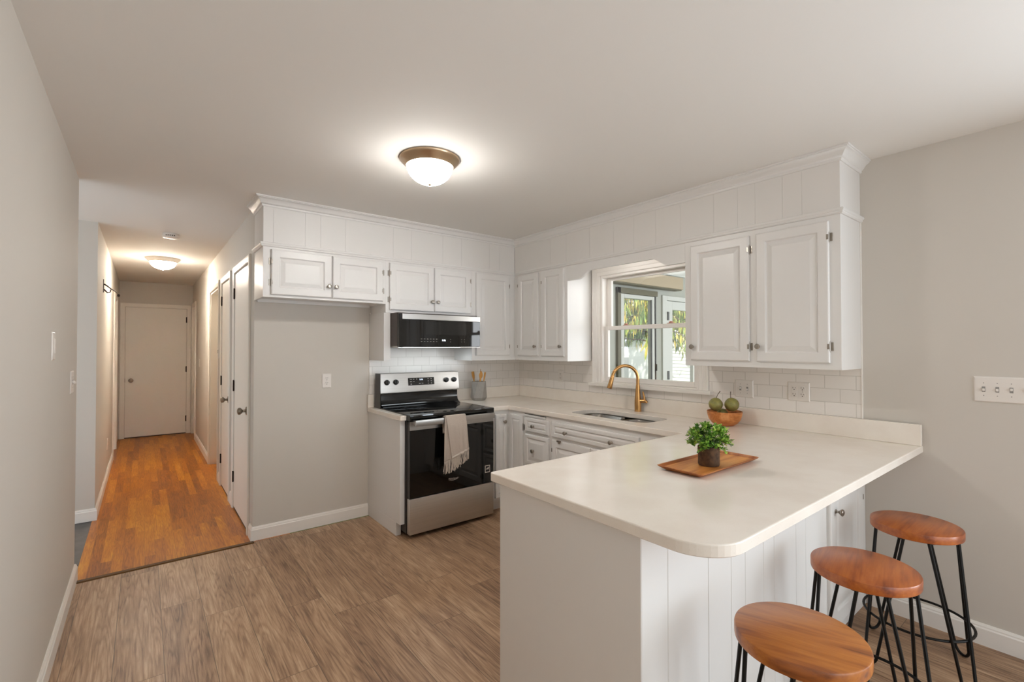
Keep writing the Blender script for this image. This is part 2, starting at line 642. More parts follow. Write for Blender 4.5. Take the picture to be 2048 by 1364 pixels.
# right wall with the window opening
WY0, WY1, WZ0, WZ1 = -2.075, -1.14, 1.115, 2.055
w = B()
w.box(0, 0.1, YBACK, -6.2, 0, ZC).box(0, 0.1, -4.5, WY0, 0, ZC).box(0, 0.1, WY1, 0.1, 0, ZC)
w.box(0, 0.1, -6.2, -4.5, 0, 0.35).box(0, 0.1, -6.2, -4.5, 2.35, ZC)
w.box(0, 0.1, WY0, WY1, 0, WZ0).box(0, 0.1, WY0, WY1, WZ1, ZC)
struct(w.out('wall_right', 'wall'))
struct(B().box(XS + 0.1, 0.0, 0, 0.1, 0, ZC).out('wall_back', 'wall'))
struct(B().box(XL - 0.1, XL, YBACK, 0.0, 0, ZC).out('wall_left', 'wall'))
# hall right wall with two recessed doorways
w = B()
for y0, y1 in ((0.0, 2.05), (2.88, 4.94), (5.52, YEND)):
    w.box(XS, XS + 0.1, y0, y1, 0, ZC)
for y0, y1 in ((2.05, 2.88), (4.94, 5.52)):
    w.box(XS, XS + 0.1, y0, y1, 2.09, ZC)
struct(w.out('wall_hall_right', 'wall'))
w = B()
for y0, y1 in ((1.271, 3.95), (4.7, YEND)):
    w.box(XL - 0.1, XL + 0.015, y0, y1, 0, ZC)
w.box(XL - 0.1, XL + 0.015, 3.95, 4.7, 2.09, ZC)
struct(w.out('wall_hall_left', 'wall'))
struct(B().box(-5.6, XL - 0.1, 1.271, 1.371, 0, ZC).out('wall_recess', 'wall'))
struct(B().box(XL - 0.1, XS + 0.1, YEND, YEND + 0.1, 0, ZC).out('wall_hall_end', 'wall'))
struct(B().box(-5.6, XL - 0.1, -1.1, -1.0, 0, ZC).out('wall_side_room_near', 'wall'))
# wall behind the camera with its wide glazed opening
w = B()
w.box(XL - 0.1, -3.05, YBACK - 0.1, YBACK, 0, ZC).box(-0.35, 0.1, YBACK - 0.1, YBACK, 0, ZC)
w.box(-3.05, -0.35, YBACK - 0.1, YBACK, 2.45, ZC)
struct(w.out('wall_front', 'wall'))

# tiled splashbacks on the wall
struct(B().box(-1.66, -0.009, -0.009, 0.0, 0.915, 1.72).out('wall_tile_back', 'tile_back'))
w = B()
w.box(-0.009, 0, YR, -2.155, 0.915, 1.32).box(-0.009, 0, -1.055, 0.0, 0.915, 1.32).box(-0.009, 0, -2.155, -1.055, 0.915, 1.085)
struct(w.out('wall_tile_right', 'tile_right'))
struct(B().box(-0.012, 0, YR - 0.006, YR - 0.0005, 1.025, 2.14).out('trim_2', 'trim'))

# baseboards
BB = [(0, 0), (0.015, 0), (0.015, 0.078), (0.011, 0.084), (0.011, 0.09), (0.006, 0.1), (0, 0.1)]
def baseboard(name, path):
    struct(B().sweep(path, BB).out(name, 'trim'))
baseboard('baseboard_left', [(XL, YBACK), (XL, 0.0), (XL - 0.1, 0.0)])
baseboard('baseboard_back', [(XS, 0.1), (XS, 0.0), (-1.669, 0.0)])
baseboard('baseboard_right', [(0.0, -3.09), (0.0, YBACK)])
baseboard('baseboard_recess', [(-5.5, 1.271), (XL + 0.015, 1.271), (XL + 0.015, 3.87)])
baseboard('baseboard_hall_middle', [(XS, 1.12), (XS, 0.985)])
baseboard('baseboard_hall_near', [(XS, 1.975), (XS, 1.84)])
baseboard('baseboard_hall_far', [(XS, 4.86), (XS, 2.96)])

# ------------------------------------------------------------------ setting: soffit, crown and ledge
BT = 0.002
def soffit_boards(bs, edges, z0, z1):
    for a, b in zip(edges, edges[1:]):
        bs.box(a + 0.0002, b - 0.0002, -0.014, 0.0, z0, z1, bev=0.0013)
s = B()
s.box(XS, -UD, -UD + 0.012, 0.0, ZT, ZC)
gb = B()
soffit_boards(gb, [XS, -2.472, -2.262, -2.154, -1.97, -1.583, -1.42, -1.12, -0.93, -0.62, -0.5, -UD], ZT, ZC)
gb.xform(Matrix.Translation((0, -UD + 0.014, 0)))
so1 = struct(s.out('trim_3', 'soffit'))
gb.out('soffit_boards', 'soffit', so1)
s = B()
s.box(-UD + 0.012, 0.0, YR + 0.0, 0.0, ZT, ZC)
gb = B()
soffit_boards(gb, [UD, 0.5, 0.83, 1.03, 1.3, 1.55, 1.74, 1.93, 2.126, 2.364, 2.518, 2.622, 2.774, 2.875, -YR], ZT, ZC)
gb.xform(Matrix.Translation((-UD + 0.014, 0, 0)) @ Matrix.Rotation(RZ_R, 4, 'Z'))
so2 = struct(s.out('trim_4', 'soffit'))
gb.out('soffit_boards', 'soffit', so2)
path = [(XS, 0.0), (XS, -UD), (-UD, -UD), (-UD, YR), (0.0, YR)]
crown = [(0, 2.405), (0.006, 2.405), (0.01, 2.411), (0.01, 2.418), (0.014, 2.42), (0.02, 2.428), (0.03, 2.444), (0.043, 2.454), (0.047, 2.456), (0.047, 2.46), (0.053, 2.462), (0.053, 2.4695), (0, 2.4695)]
struct(B().sweep(path, crown).out('trim_5', 'cab', smooth=True))
ledge = [(0, 2.126), (0.008, 2.126), (0.013, 2.132), (0.013, 2.138), (0.018, 2.142), (0.02, 2.148), (0.018, 2.154), (0.006, 2.158), (0, 2.158)]
struct(B().sweep(path, ledge).out('trim_6', 'cab', smooth=True))

# ------------------------------------------------------------------ cabinet parts
DOOR_FW = 0.054
def raised_door(parent, x0, x1, z0, z1, name='door', fw=DOOR_FW, m='cab', y0=0.0):
    fw = min(fw, 0.3 * min(x1 - x0, z1 - z0))
    k = 0.5 if min(x1 - x0, z1 - z0) < 0.16 else 1.0
    rings = [(0.0, -0.0006), (0.0, -0.012), (0.003, -0.017), (0.008, -0.019), (fw - 0.003, -0.019), (fw, -0.0175), (fw + 0.004 * k, -0.011), (fw + 0.009 * k, -0.010), (fw + 0.034 * k, -0.0165), (fw + 0.037 * k, -0.0172)]
    return B().panel(x0, x1, z0, z1, rings, y0).out(name, m, parent)

KNOB = [(0.0085, 0.0), (0.0085, 0.002), (0.0055, 0.004), (0.005, 0.011), (0.008, 0.015), (0.0135, 0.018), (0.0155, 0.0215), (0.0145, 0.025), (0.011, 0.0275), (0.0105, 0.0265), (0.006, 0.0272), (0.001, 0.0275)]
def knob(parent, x, z, y=-0.019):
    return B().lathe(KNOB, (x, y, z), '-y', 20).out('knob', 'nickel', parent, smooth=True)

def hinge(parent, x, z, y=-0.0005, side=1):
    """exposed face-frame hinge: barrel beside the door edge, leaf on the stile (side=+1: leaf to the right)"""
    b = B()
    b.box(x, x + side * 0.012, y - 0.002, y, z - 0.022, z + 0.022, bev=0.0008)
    b.lathe([(0.001, -0.032), (0.003, -0.030), (0.0022, -0.026), (0.0042, -0.024), (0.0042, 0.024), (0.0022, 0.026), (0.003, 0.030), (0.001, 0.032)], (x - side * 0.003, y - 0.009, z), 'z', 10)
    b.box(x - side * 0.012, x - side * 0.002, y - 0.0205, y - 0.018, z - 0.014, z + 0.014, bev=0.0008)
    return b.out('hinge', 'nickel', parent, smooth=True)

# ---- wall cabinets on the back wall (local frame = world, origin at the face plane)
def wall_cab_back(label, x0, x1, z0, loc_z=0):
    return thing('wall_cabinet', label, 'cabinet', (x0, -UD, z0), 0.0, 'white wall cabinets')

t = wall_cab_back('short two-door white wall cabinet above the empty fridge alcove', XS, -1.646, 1.776)
b = B()
b.box(0.0, 0.89, 0.0, 0.02, 0.0, ZT - 1.776, bev=0.001)
b.box(0.0, 0.018, 0.02, UD, 0.0, ZT - 1.776).box(0.872, 0.89, 0.02, UD, 0.0, ZT - 1.776)
b.box(0.018, 0.872, 0.02, UD, 0.012, 0.03).box(0.018, 0.872, UD - 0.012, UD, 0.03, ZT - 1.776)
b.box(0.018, 0.872, UD - 0.02, UD, -0.012, 0.012)
b.out('cabinet_body', 'cab', t)
def lx(x):
    return x - XS
d = raised_door(t, lx(-2.487), lx(-2.0755), 0.018, 0.335)
knob(d, lx(-2.098), 0.102)
hinge(d, lx(-2.489), 0.25, side=-1)
hinge(d, lx(-2.489), 0.103, side=-1)
d = raised_door(t, lx(-2.0685), lx(-1.672), 0.018, 0.335)
knob(d, lx(-2.046), 0.102)
hinge(d, lx(-1.670), 0.25)
hinge(d, lx(-1.670), 0.103)

t = wall_cab_back('two-door white wall cabinet right above the microwave', -1.646, -0.817, 1.706)
o0 = -1.646
b = B()
b.box(0.0, 0.829, 0.0, UD - 0.0005, 0.0, ZT - 1.706, bev=0.001)
b.out('cabinet_body', 'cab', t)
B().box(-1.66 - o0, -1.604 - o0, 0.0, UD - 0.001, 1.316 - 1.706, -0.001, bev=0.0012).out('side_panel', 'cab', t)
d = raised_door(t, -1.616 - o0, -1.2145 - o0, 0.025, 0.405)
knob(d, -1.238 - o0, 0.108)
hinge(d, -1.618 - o0, 0.322, side=-1)
hinge(d, -1.618 - o0, 0.108, side=-1)
d = raised_door(t, -1.2075 - o0, -0.838 - o0, 0.025, 0.405)
knob(d, -1.183 - o0, 0.108)
hinge(d, -0.836 - o0, 0.322)
hinge(d, -0.836 - o0, 0.108)

t = wall_cab_back('tall single-door white wall cabinet in the corner beside the microwave', -0.8165, 0.0, ZUB)
o0 = -0.8165
B().box(0.0, 0.8155, 0.0, UD - 0.0095, 0.0, ZT - ZUB - 0.001, bev=0.001).out('cabinet_body', 'cab', t)
d = raised_door(t, -0.776 - o0, -0.389 - o0, 0.045, 0.81)
hinge(d, -0.387 - o0, 0.714)
hinge(d, -0.387 - o0, 0.130)

# ---- wall cabinets on the window wall
def wall_cab_right(label, y0, y1):
    t = thing('wall_cabinet', label, 'cabinet', (-UD, y0, ZUB), RZ_R, 'white wall cabinets')
    B().box(0.0, y0 - y1, 0.0, UD - 0.0095, 0.0, ZT - ZUB - 0.001, bev=0.001).out('cabinet_body', 'cab', t)
    return t
t = wall_cab_right('white wall cabinet with two narrow doors left of the window', -0.3155, -1.044)
o0 = 0.3155
d = raised_door(t, 0.378 - o0, 0.677 - o0, 0.042, 0.81)
knob(d, 0.645 - o0, 0.129)
hinge(d, 0.376 - o0, 0.716, side=-1)
hinge(d, 0.376 - o0, 0.130, side=-1)
d = raised_door(t, 0.722 - o0, 1.012 - o0, 0.042, 0.81)
knob(d, 0.978 - o0, 0.129)
hinge(d, 0.720 - o0, 0.712, side=-1)
hinge(d, 0.720 - o0, 0.130, side=-1)

t = wall_cab_right('big white wall cabinet with two wide doors right of the window', -2.160, YR)
o0 = 2.160
d = raised_door(t, 2.206 - o0, 2.589 - o0, 0.037, 0.79)
knob(d, 2.224 - o0, 0.125)
hinge(d, 2.591 - o0, 0.706)
hinge(d, 2.591 - o0, 0.124)
d = raised_door(t, 2.630 - o0, 3.007 - o0, 0.036, 0.792)
knob(d, 2.645 - o0, 0.125)
hinge(d, 3.009 - o0, 0.706)
hinge(d, 3.009 - o0, 0.124)

# valance board between the two, curved underside
def valance_poly():
    ya, yb = -1.0445, -2.1595
    zlo, zhi = 1.997, 2.058
    pts = [(ya, zlo), (-1.17, zlo)]
    for k in range(1, 12):
        f = k / 12
        pts.append((-1.17 - 0.145 * f, zlo + (zhi - zlo) * (0.5 - 0.5 * math.cos(PI * f))))
    pts += [(-1.315, zhi), (-1.889, zhi)]
    for k in range(1, 12):
        f = k / 12
        pts.append((-1.889 - 0.145 * f, zhi - (zhi - zlo) * (0.5 - 0.5 * math.cos(PI * f))))
    pts += [(-2.034, zlo), (yb, zlo), (yb, 2.1325), (ya, 2.1325)]
    return pts
vb = B()
vp = valance_poly()
vs0 = [vb.bm.verts.new((-UD, y, z)) for y, z in vp]
vs1 = [vb.bm.verts.new((-UD + 0.019, y, z)) for y, z in vp]
top = len(vp)
for V in (vs0, vs1):
    # strips between lower outline and the straight top
    for i in range(top - 3):
        pass
    e = [vb.bm.edges.new((V[i], V[(i + 1) % top])) for i in range(top)]
    bmesh.ops.triangle_fill(vb.bm, use_beauty=True, use_dissolve=False, edges=e)
for i in range(top):
    j = (i + 1) % top
    vb.bm.faces.new((vs0[i], vs0[j], vs1[j], vs1[i]))
val = tag(vb.out('window_valance', 'cab'), 'white scalloped valance board spanning the top of the kitchen window', 'valance')
B().box(-0.290, -0.240, -1.93, -1.27, 2.105, 2.1325, bev=0.003).out('strip_light_housing', 'plate', val)
B().box(-0.284, -0.246, -1.92, -1.28, 2.084, 2.1045, bev=0.004).out('strip_light_lens', 'strip_lamp', val)

# ------------------------------------------------------------------ base cabinets
ZB = G - SLAB
FX = -0.635           # face plane of the base run
def toe(b, x0, x1, y0, y1):
    b.box(x0, x1, y0, y1, 0.001, 0.1)

# short run between alcove and range
t = thing('base_end_panel', 'narrow white base end panel between the fridge alcove and the range', 'cabinet', (-1.667, 0.0, 0.0))
b = B()
b.box(0, 0.038, -0.64, -0.0015, 0.1, ZB, bev=0.0012)
b.box(0, 0.038, -0.5735, -0.0015, 0.001, 0.1)
b.out('panel_body', 'cab', t)

# corner base
t = thing('base_cabinet', 'white corner base cabinet with doors meeting at a right angle beside the range', 'cabinet', (0, 0, 0), 0, 'white base cabinets')
b = B()
b.prism([(-0.852, -0.011), (-0.852, FX), (FX, FX), (FX, -0.856), (-0.011, -0.856), (-0.011, -0.011)], 'z', 0.1, ZB)
b.prism([(-0.852, -0.011), (-0.852, FX + 0.07), (FX + 0.07, FX + 0.07), (FX + 0.07, -0.856), (-0.011, -0.856), (-0.011, -0.011)], 'z', 0.001, 0.1)
b.out('cabinet_body', 'cab', t)
d = raised_door(t, -0.792, -0.667, 0.125, 0.845, fw=0.03, y0=FX)
knob(d, -0.703, 0.779, FX - 0.019)
d = B()
rings = [(0.0, -0.0006), (0.0, -0.012), (0.003, -0.017), (0.008, -0.019), (0.035, -0.019), (0.038, -0.012), (0.055, -0.0165)]
dd = B().panel(0.667, 0.842, 0.125, 0.845, rings).xform(Matrix.Translation((FX, 0, 0)) @ Matrix.Rotation(RZ_R, 4, 'Z')).out('door', 'cab', t)
hb = B()
hb.box(0.844, 0.855, -0.0025, -0.0005, 0.727, 0.773)
hb.lathe([(0.001, -0.032), (0.003, -0.030), (0.0042, -0.024), (0.0042, 0.024), (0.003, 0.030), (0.001, 0.032)], (0.8435, -0.012, 0.75), 'z', 10)
hb.xform(Matrix.Translation((FX, 0, 0)) @ Matrix.Rotation(RZ_R, 4, 'Z')).out('hinge', 'nickel', dd, smooth=True)

# drawer base
t = thing('base_cabinet', 'white base cabinet with a stack of drawers and a cutting board slot', 'cabinet', (FX, -0.857, 0), RZ_R, 'white base cabinets')
o0 = 0.857
b = B()
b.box(0, 0.325, 0, 0.624, 0.1, ZB, bev=0.001)
toe(b, 0, 0.325, 0.07, 0.624)
b.out('cabinet_body', 'cab', t)
for z0, z1, kz in ((0.723, 0.84, 0.776), (0.452, 0.70, 0.574), (0.13, 0.43, 0.29)):
    d = raised_door(t, 0.874 - o0, 1.164 - o0, z0, z1, 'drawer', fw=0.028)
    knob(d, 0.989 - o0, kz)
B().box(0.83 - o0 + 0.03, 1.125 - o0, -0.012, -0.0006, 0.848, 0.8625, bev=0.001).out('cutting_board_front', 'cab', t)
B().box(0.83 - o0 + 0.03, 1.125 - o0, -0.006, -0.0006, 0.8635, 0.868).out('slot_shade', 'slot', t)  # dark strip drawn for the shade in the gap above the board

# sink base (an open shell so the bowls have room)
t = thing('base_cabinet', 'wide white sink base cabinet with a two-knob false drawer front', 'cabinet', (FX, -1.183, 0), RZ_R, 'white base cabinets')
o0 = 1.183
Wd = 2.374 - o0
b = B()
b.box(0, Wd, 0, 0.019, 0.1, ZB, bev=0.001)
b.box(0, 0.018, 0.019, 0.624, 0.1, ZB).box(Wd - 0.018, Wd, 0.019, 0.624, 0.1, ZB)
b.box(0.018, Wd - 0.018, 0.019, 0.624, 0.1, 0.118)
toe(b, 0, Wd, 0.07, 0.624)
b.out('cabinet_body', 'cab', t)
d = raised_door(t, 1.203 - o0, 2.03 - o0, 0.722, 0.84, 'false_drawer', fw=0.03)
knob(d, 1.367 - o0, 0.774)
knob(d, 1.807 - o0, 0.774)
d = raised_door(t, 1.203 - o0, 1.608 - o0, 0.13, 0.70)
hinge(d, 1.201 - o0, 0.62, side=-1)
hinge(d, 1.201 - o0, 0.2, side=-1)
pb = B()
pb.box(1.275 - o0, 1.315 - o0, -0.034, -0.0195, 0.694, 0.708, bev=0.003, seg=2)
pb.box(1.29 - o0, 1.30 - o0, -0.03, -0.0195, 0.682, 0.695)
pb.out('door_catch', 'nickel', d)
d = raised_door(t, 1.615 - o0, 2.03 - o0, 0.13, 0.70)
hinge(d, 2.032 - o0, 0.62)
hinge(d, 2.032 - o0, 0.2)

# peninsula base
t = thing('peninsula_cabinet', 'white peninsula base with grooved bead board facing the bar stools', 'cabinet', (0, 0, 0))
b = B()
b.box(XPE + 0.012, -0.0015, YPF + 0.012, -2.376, 0.001, ZB)
b.out('cabinet_body', 'cab', t)
B().box(XPE, XPE + 0.0115, YPF + 0.0005, -2.376, 0.001, ZB - 0.001, bev=0.002).out('end_panel', 'cab', t)
gb = B()
ge = [XPE + 0.002, -1.896, -1.659, -1.503, -1.398, -1.247, -1.153, -0.938, -0.833, -0.585]
for a, c in zip(ge, ge[1:]):
    gb.box(a + 0.0006, c - 0.0006, YPF, YPF + 0.0115, 0.001, ZB - 0.001, bev=0.0022)
gb.out('beadboard_panel', 'bead', t)
gb = B()
gb.box(-0.584, -0.0015, YPF, YPF + 0.0115, 0.001, ZB - 0.001, bev=0.001)
gb.out('face_frame', 'bead', t)
d = raised_door(t, -0.578, -0.10, 0.06, 0.845, fw=0.075, m='bead', y0=YPF)
B().lathe([(0.010, 0.0), (0.010, 0.003), (0.006, 0.006), (0.006, 0.014), (0.013, 0.021), (0.017, 0.027), (0.016, 0.032), (0.009, 0.036), (0.001, 0.037)], (-0.52, YPF - 0.019, 0.625), '-y', 20).out('knob', 'nickel', d, smooth=True)
hinge(d, -0.098, 0.615, YPF - 0.0005)
hinge(d, -0.098, 0.2, YPF - 0.0005)

# ------------------------------------------------------------------ countertop with sink cut-out and upstands
def arc(cx, cy, r, a0, a1, n=8):
    return [(cx + r * math.cos(a0 + (a1 - a0) * k / n), cy + r * math.sin(a0 + (a1 - a0) * k / n)) for k in range(n + 1)]
XE, YI, YP = -2.06, -2.346, -3.317
RC = 0.135
outl = [(-0.857, -0.0105), (-0.857, -CD), (-CD, -CD), (-CD, YI)]
outl += arc(XE + 0.012, YI - 0.012, 0.012, PI / 2, PI, 4)
outl += arc(XE + RC, YP + RC, RC, PI, 1.5 * PI, 12)
outl += [(-0.001, YP), (-0.001, -0.0105)]
SX0, SX1, SY0, SY1 = -0.540, -0.205, -1.985, -1.262
def rrect(x0, x1, y0, y1, r, n=7):
    return arc(x1 - r, y1 - r, r, 0, PI / 2, n) + arc(x0 + r, y1 - r, r, PI / 2, PI, n) + arc(x0 + r, y0 + r, r, PI, 1.5 * PI, n) + arc(x1 - r, y0 + r, r, 1.5 * PI, 2 * PI, n)
hole = rrect(SX0, SX1, SY0, SY1, 0.10)
t = thing('countertop', 'cream quartz worktop running under the window and out along the peninsula', 'countertop', (0, 0, 0))
cb = B()
def slab_faces(cb, outl, hole, z):
    vo = [cb.bm.verts.new((x, y, z)) for x, y in outl]
    vh = [cb.bm.verts.new((x, y, z)) for x, y in hole]
    es = [cb.bm.edges.new((v[i], v[(i + 1) % len(v)])) for v in (vo, vh) for i in range(len(v))]
    bmesh.ops.triangle_fill(cb.bm, use_beauty=True, use_dissolve=False, edges=es)
    return vo, vh
# rounded arris: three outlines
def inset_poly(poly, d):
    n = len(poly)
    out = []
    for i in range(n):
        p0, p1, p2 = Vector(poly[i - 1]), Vector(poly[i]), Vector(poly[(i + 1) % n])
        e0 = (p1 - p0).normalized()
        e1 = (p2 - p1).normalized()
        n0 = Vector((-e0.y, e0.x))
        n1 = Vector((-e1.y, e1.x))
        m = (n0 + n1) / (1 + n0.dot(n1))
        out.append((p1.x + m.x * d, p1.y + m.y * d))
    return out
area = sum(outl[i - 1][0] * outl[i][1] - outl[i][0] * outl[i - 1][1] for i in range(len(outl)))
sgn = 1 if area > 0 else -1
harea = sum(hole[i - 1][0] * hole[i][1] - hole[i][0] * hole[i - 1][1] for i in range(len(hole)))
hs = -1 if harea > 0 else 1
levels = [(0.003, 0.0), (0.0, 0.003), (0.0, SLAB - 0.004), (0.0012, SLAB - 0.0012), (0.004, SLAB)]
ro, rh = [], []
for ins, dz in levels:
    z = G - SLAB + dz
    po = inset_poly(outl, sgn * ins)
    ph = inset_poly(hole, hs * ins)
    if dz in (0.0, SLAB):
        vo, vh = slab_faces(cb, po, ph, z)
    else:
        vo = [cb.bm.verts.new((x, y, z)) for x, y in po]
        vh = [cb.bm.verts.new((x, y, z)) for x, y in ph]
    ro.append(vo)
    rh.append(vh)
for R in (ro, rh):
    for a, c in zip(R, R[1:]):
        for i in range(len(a)):
            j = (i + 1) % len(a)
            cb.bm.faces.new((a[i], a[j], c[j], c[i]))
cb.out('slab', 'quartz', t)
BSZ = 1.0245
B().box(-0.032, -0.0105, YP, -0.034, G + 0.0003, BSZ, bev=0.002).out('upstand', 'quartz', t)
B().box(-0.857, -0.0105, -0.032, -0.0105, G + 0.0003, BSZ, bev=0.002).out('upstand', 'quartz', t)

t = thing('countertop', 'short strip of cream quartz worktop left of the range', 'countertop', (0, 0, 0))
B().box(-1.678, -1.6285, -CD - 0.012, -0.0105, G - SLAB + 0.0003, G, bev=0.003).out('slab', 'quartz', t)
B().box(-1.678, -1.6285, -0.032, -0.0105, G + 0.0003, BSZ, bev=0.002).out('upstand', 'quartz', t)

# ------------------------------------------------------------------ sink
t = thing('sink', 'stainless double-bowl sink set into the worktop under the window', 'sink', (0, 0, 0))
YM = -1.632
rim = B()
def bowl(bs, x0, x1, y0, y1, r):
    zt = G - SLAB - 0.001
    rr = [(0.0, zt), (0.004, zt - 0.006), (0.012, zt - 0.13), (0.03, zt - 0.165), (0.06, zt - 0.175)]
    rings = []
    for ins, z in rr:
        rings.append([(x, y, z) for x, y in rrect(x0 + ins, x1 - ins, y0 + ins, y1 - ins, max(0.02, r - ins * 0.6), 6)])
    bs.loft(rings, cap0=False, cap1=True)
for (y0, y1, dz) in ((YM + 0.011, SY1 - 0.002, 0), (SY0 + 0.002, YM - 0.011, 0)):
    bw = B()
    bowl(bw, SX0 + 0.004, SX1 - 0.004, y0, y1, 0.095)
    o = bw.out('bowl', 'sink', t, smooth=True)
    md = o.modifiers.new('thickness', 'SOLIDIFY')
    md.thickness = 0.0015
    md.offset = 1
    B().lathe([(0.045, 0.0), (0.044, 0.003), (0.036, 0.004), (0.034, 0.001), (0.012, 0.0005), (0.001, 0.002)], ((SX0 + SX1) / 2, (y0 + y1) / 2, G - SLAB - 0.1755), 'z', 24).out('drain', 'nickel', t, smooth=True)
dv = B()
dv.box(SX0 + 0.004, SX1 - 0.004, YM - 0.0105, YM + 0.0105, G - SLAB - 0.02, G - SLAB - 0.012, bev=0.003)
dv.out('divider', 'sink', t)

# ------------------------------------------------------------------ faucet
t = thing('faucet', 'champagne gold gooseneck faucet with pull-down spray head behind the sink', 'faucet', (-0.075, -1.592, G))
fb = B()
fb.lathe([(0.028, 0.0), (0.028, 0.004), (0.026, 0.006), (0.0265, 0.05), (0.0255, 0.09), (0.021, 0.14), (0.0165, 0.19), (0.0145, 0.215)], (0, 0, 0.0005), 'z', 24)
fb.out('faucet_body', 'gold', t, smooth=True)
sd = Vector((-0.80, 0.60, 0)).normalized()
pts = [Vector((0, 0, 0.205)), Vector((0, 0, 0.25))]
Rr = 0.102
for k in range(0, 19):
    a = PI * k / 18 * 0.94
    pts.append(Vector((0, 0, 0.262)) + sd * (Rr - Rr * math.cos(a)) + Vector((0, 0, Rr * math.sin(a))))
tdir = (pts[-1] - pts[-2]).normalized()
fb = B()
fb.tube(pts, 0.0128, 14)
fb.out('spout', 'gold', t, smooth=True)
fb = B()
p0 = pts[-1]
fb.tube([p0 - tdir * 0.004, p0 + tdir * 0.004, p0 + tdir * 0.05, p0 + tdir * 0.098, p0 + tdir * 0.102], [0.0132, 0.0145, 0.0175, 0.0205, 0.0185], 16)
fb.out('spray_head', 'gold', t, smooth=True)
fb = B()
hd = Vector((0.35, -0.94, 0)).normalized()
c0 = Vector((0, 0, 0.085))
fb.tube([c0 + hd * 0.02, c0 + hd * 0.058], 0.0155, 14)
fb.tube([c0 + hd * 0.052 + Vector((0, 0, -0.012)), c0 + hd * 0.05 + Vector((0, 0, 0.03)), c0 + hd * 0.04 + Vector((0, 0, 0.075))], [0.010, 0.0085, 0.0065], 12)
fb.tube([c0 + hd * 0.058, c0 + hd * 0.075 + Vector((0, 0, -0.012))], [0.0155, 0.008], 12)
fb.out('handle', 'gold', t, smooth=True)

# ------------------------------------------------------------------ range
RX0, RX1, RF = -1.6275, -0.8585, -0.715
t = thing('range', 'stainless and black electric range in the middle of the back wall', 'range', ((RX0 + RX1) / 2, 0, 0))
hw = (RX1 - RX0) / 2 - 0.001
b = B()
b.box(-hw, hw, -0.665, -0.055, 0.035, 0.872)
for sx in (-1, 1):
    for yy in (-0.60, -0.12):
        b.lathe([(0.018, 0.0005), (0.018, 0.01), (0.01, 0.012), (0.01, 0.036)], (sx * (hw - 0.05), yy, 0), 'z', 12)
b.out('range_body', 'black_side', t)
b = B()
b.box(-hw + 0.003, hw - 0.001, RF, -0.668, 0.034, 0.298, bev=0.004, seg=2)
b.out('storage_drawer', 'steel_dark', t, smooth=True)
od = B()
od.box(-hw + 0.003, hw - 0.001, RF + 0.006, -0.668, 0.303, 0.872, bev=0.003)
od = od.out('oven_door', 'black_side', t)
B().box(-hw + 0.003, hw - 0.001, RF, RF + 0.0055, 0.806, 0.872, bev=0.001).out('door_top_trim', 'steel', od)
B().box(-hw + 0.003, hw - 0.001, RF, RF + 0.0055, 0.303, 0.805, bev=0.001).out('door_glass', 'black_glass', od)
hb = B()
hb.box(-hw + 0.02, hw - 0.03, RF - 0.06, RF - 0.042, 0.842, 0.886, bev=0.0025, seg=2)
for sx in (-hw + 0.035, hw - 0.045):
    hb.box(sx - 0.012, sx + 0.012, RF - 0.044, RF - 0.0005, 0.852, 0.878, bev=0.003)
hb.out('handle', 'steel', od, smooth=True)
lettering('maker_mark', 'Whirlpool', 0.021, 'logo', od, -0.01, RF - 0.0006, 0.393, shear=0.15)
sw = B()
P = [(-0.052 + 0.1 * k / 10, 0.3855 - 0.0075 * math.sin(PI * k / 10) + 0.009 * k / 10) for k in range(11)]
P2 = [(x, z - 0.0028 * math.sin(PI * k / 10) - 0.0003) for k, (x, z) in enumerate(P)]
sw.prism(P + P2[::-1], 'y', RF - 0.0009, RF - 0.0003)
sw.out('maker_swoosh', 'logo', od)
st = B()
sx0, sx1, sz0, sz1 = 0.294, 0.346, 0.386, 0.446
def px(b_, x0, x1, z0, z1):
    b_.box(x0, x1, RF - 0.0009, RF - 0.0003, z0, z1)
px(st, sx0, sx1, sz0, sz0 + 0.006)
px(st, sx0, sx1, sz1 - 0.006, sz1)
px(st, sx0, sx0 + 0.006, sz0, sz1)
px(st, sx1 - 0.006, sx1, sz0, sz1)
px(st, sx0 + 0.012, sx1 - 0.012, sz0 + 0.026, sz0 + 0.032)
st.prism([(sx0 + 0.014, sz0 + 0.034), (sx0 + 0.03, sz0 + 0.041), (sx1 - 0.01, sz0 + 0.044), (sx1 - 0.01, sz0 + 0.038), (sx0 + 0.03, sz0 + 0.034)], 'y', RF - 0.0009, RF - 0.0003)
st.out('square_sticker', 'sticker', od)
ct = B()
ct.box(-hw, hw, -0.722, -0.17, 0.8765, 0.921, bev=0.005, seg=2)
ct = ct.out('cooktop', 'black_glass', t, smooth=True)
# faint burner rings printed on the glass
for bx, by, br in ((-0.19, -0.56, 0.115), (0.19, -0.56, 0.095), (-0.19, -0.29, 0.08), (0.19, -0.29, 0.105)):
    rb = B()
    rb.lathe([(br, 0.0), (br, 0.0003), (br - 0.003, 0.0003), (br - 0.003, 0.0)], (bx, by, 0.9212), 'z', 40, cap0=False, cap1=False)
    rb.out('burner_ring', 'display', ct)
bg = B()
bg.prism([(-0.055, 0.87), (-0.055, 1.034), (-0.150, 1.034), (-0.150, 0.985), (-0.158, 0.95), (-0.178, 0.93), (-0.205, 0.9215), (-0.205, 0.9212), (-0.168, 0.9212), (-0.168, 0.874)], 'x', -hw + 0.012, hw - 0.012)
bg.out('backguard_base', 'black_enamel', t, smooth=True)
cp = B()
cp.prism([(-0.055, 1.034), (-0.055, 1.205), (-0.14, 1.205), (-0.146, 1.2), (-0.168, 1.055), (-0.168, 1.04), (-0.162, 1.034)], 'x', -hw + 0.002, hw - 0.002)
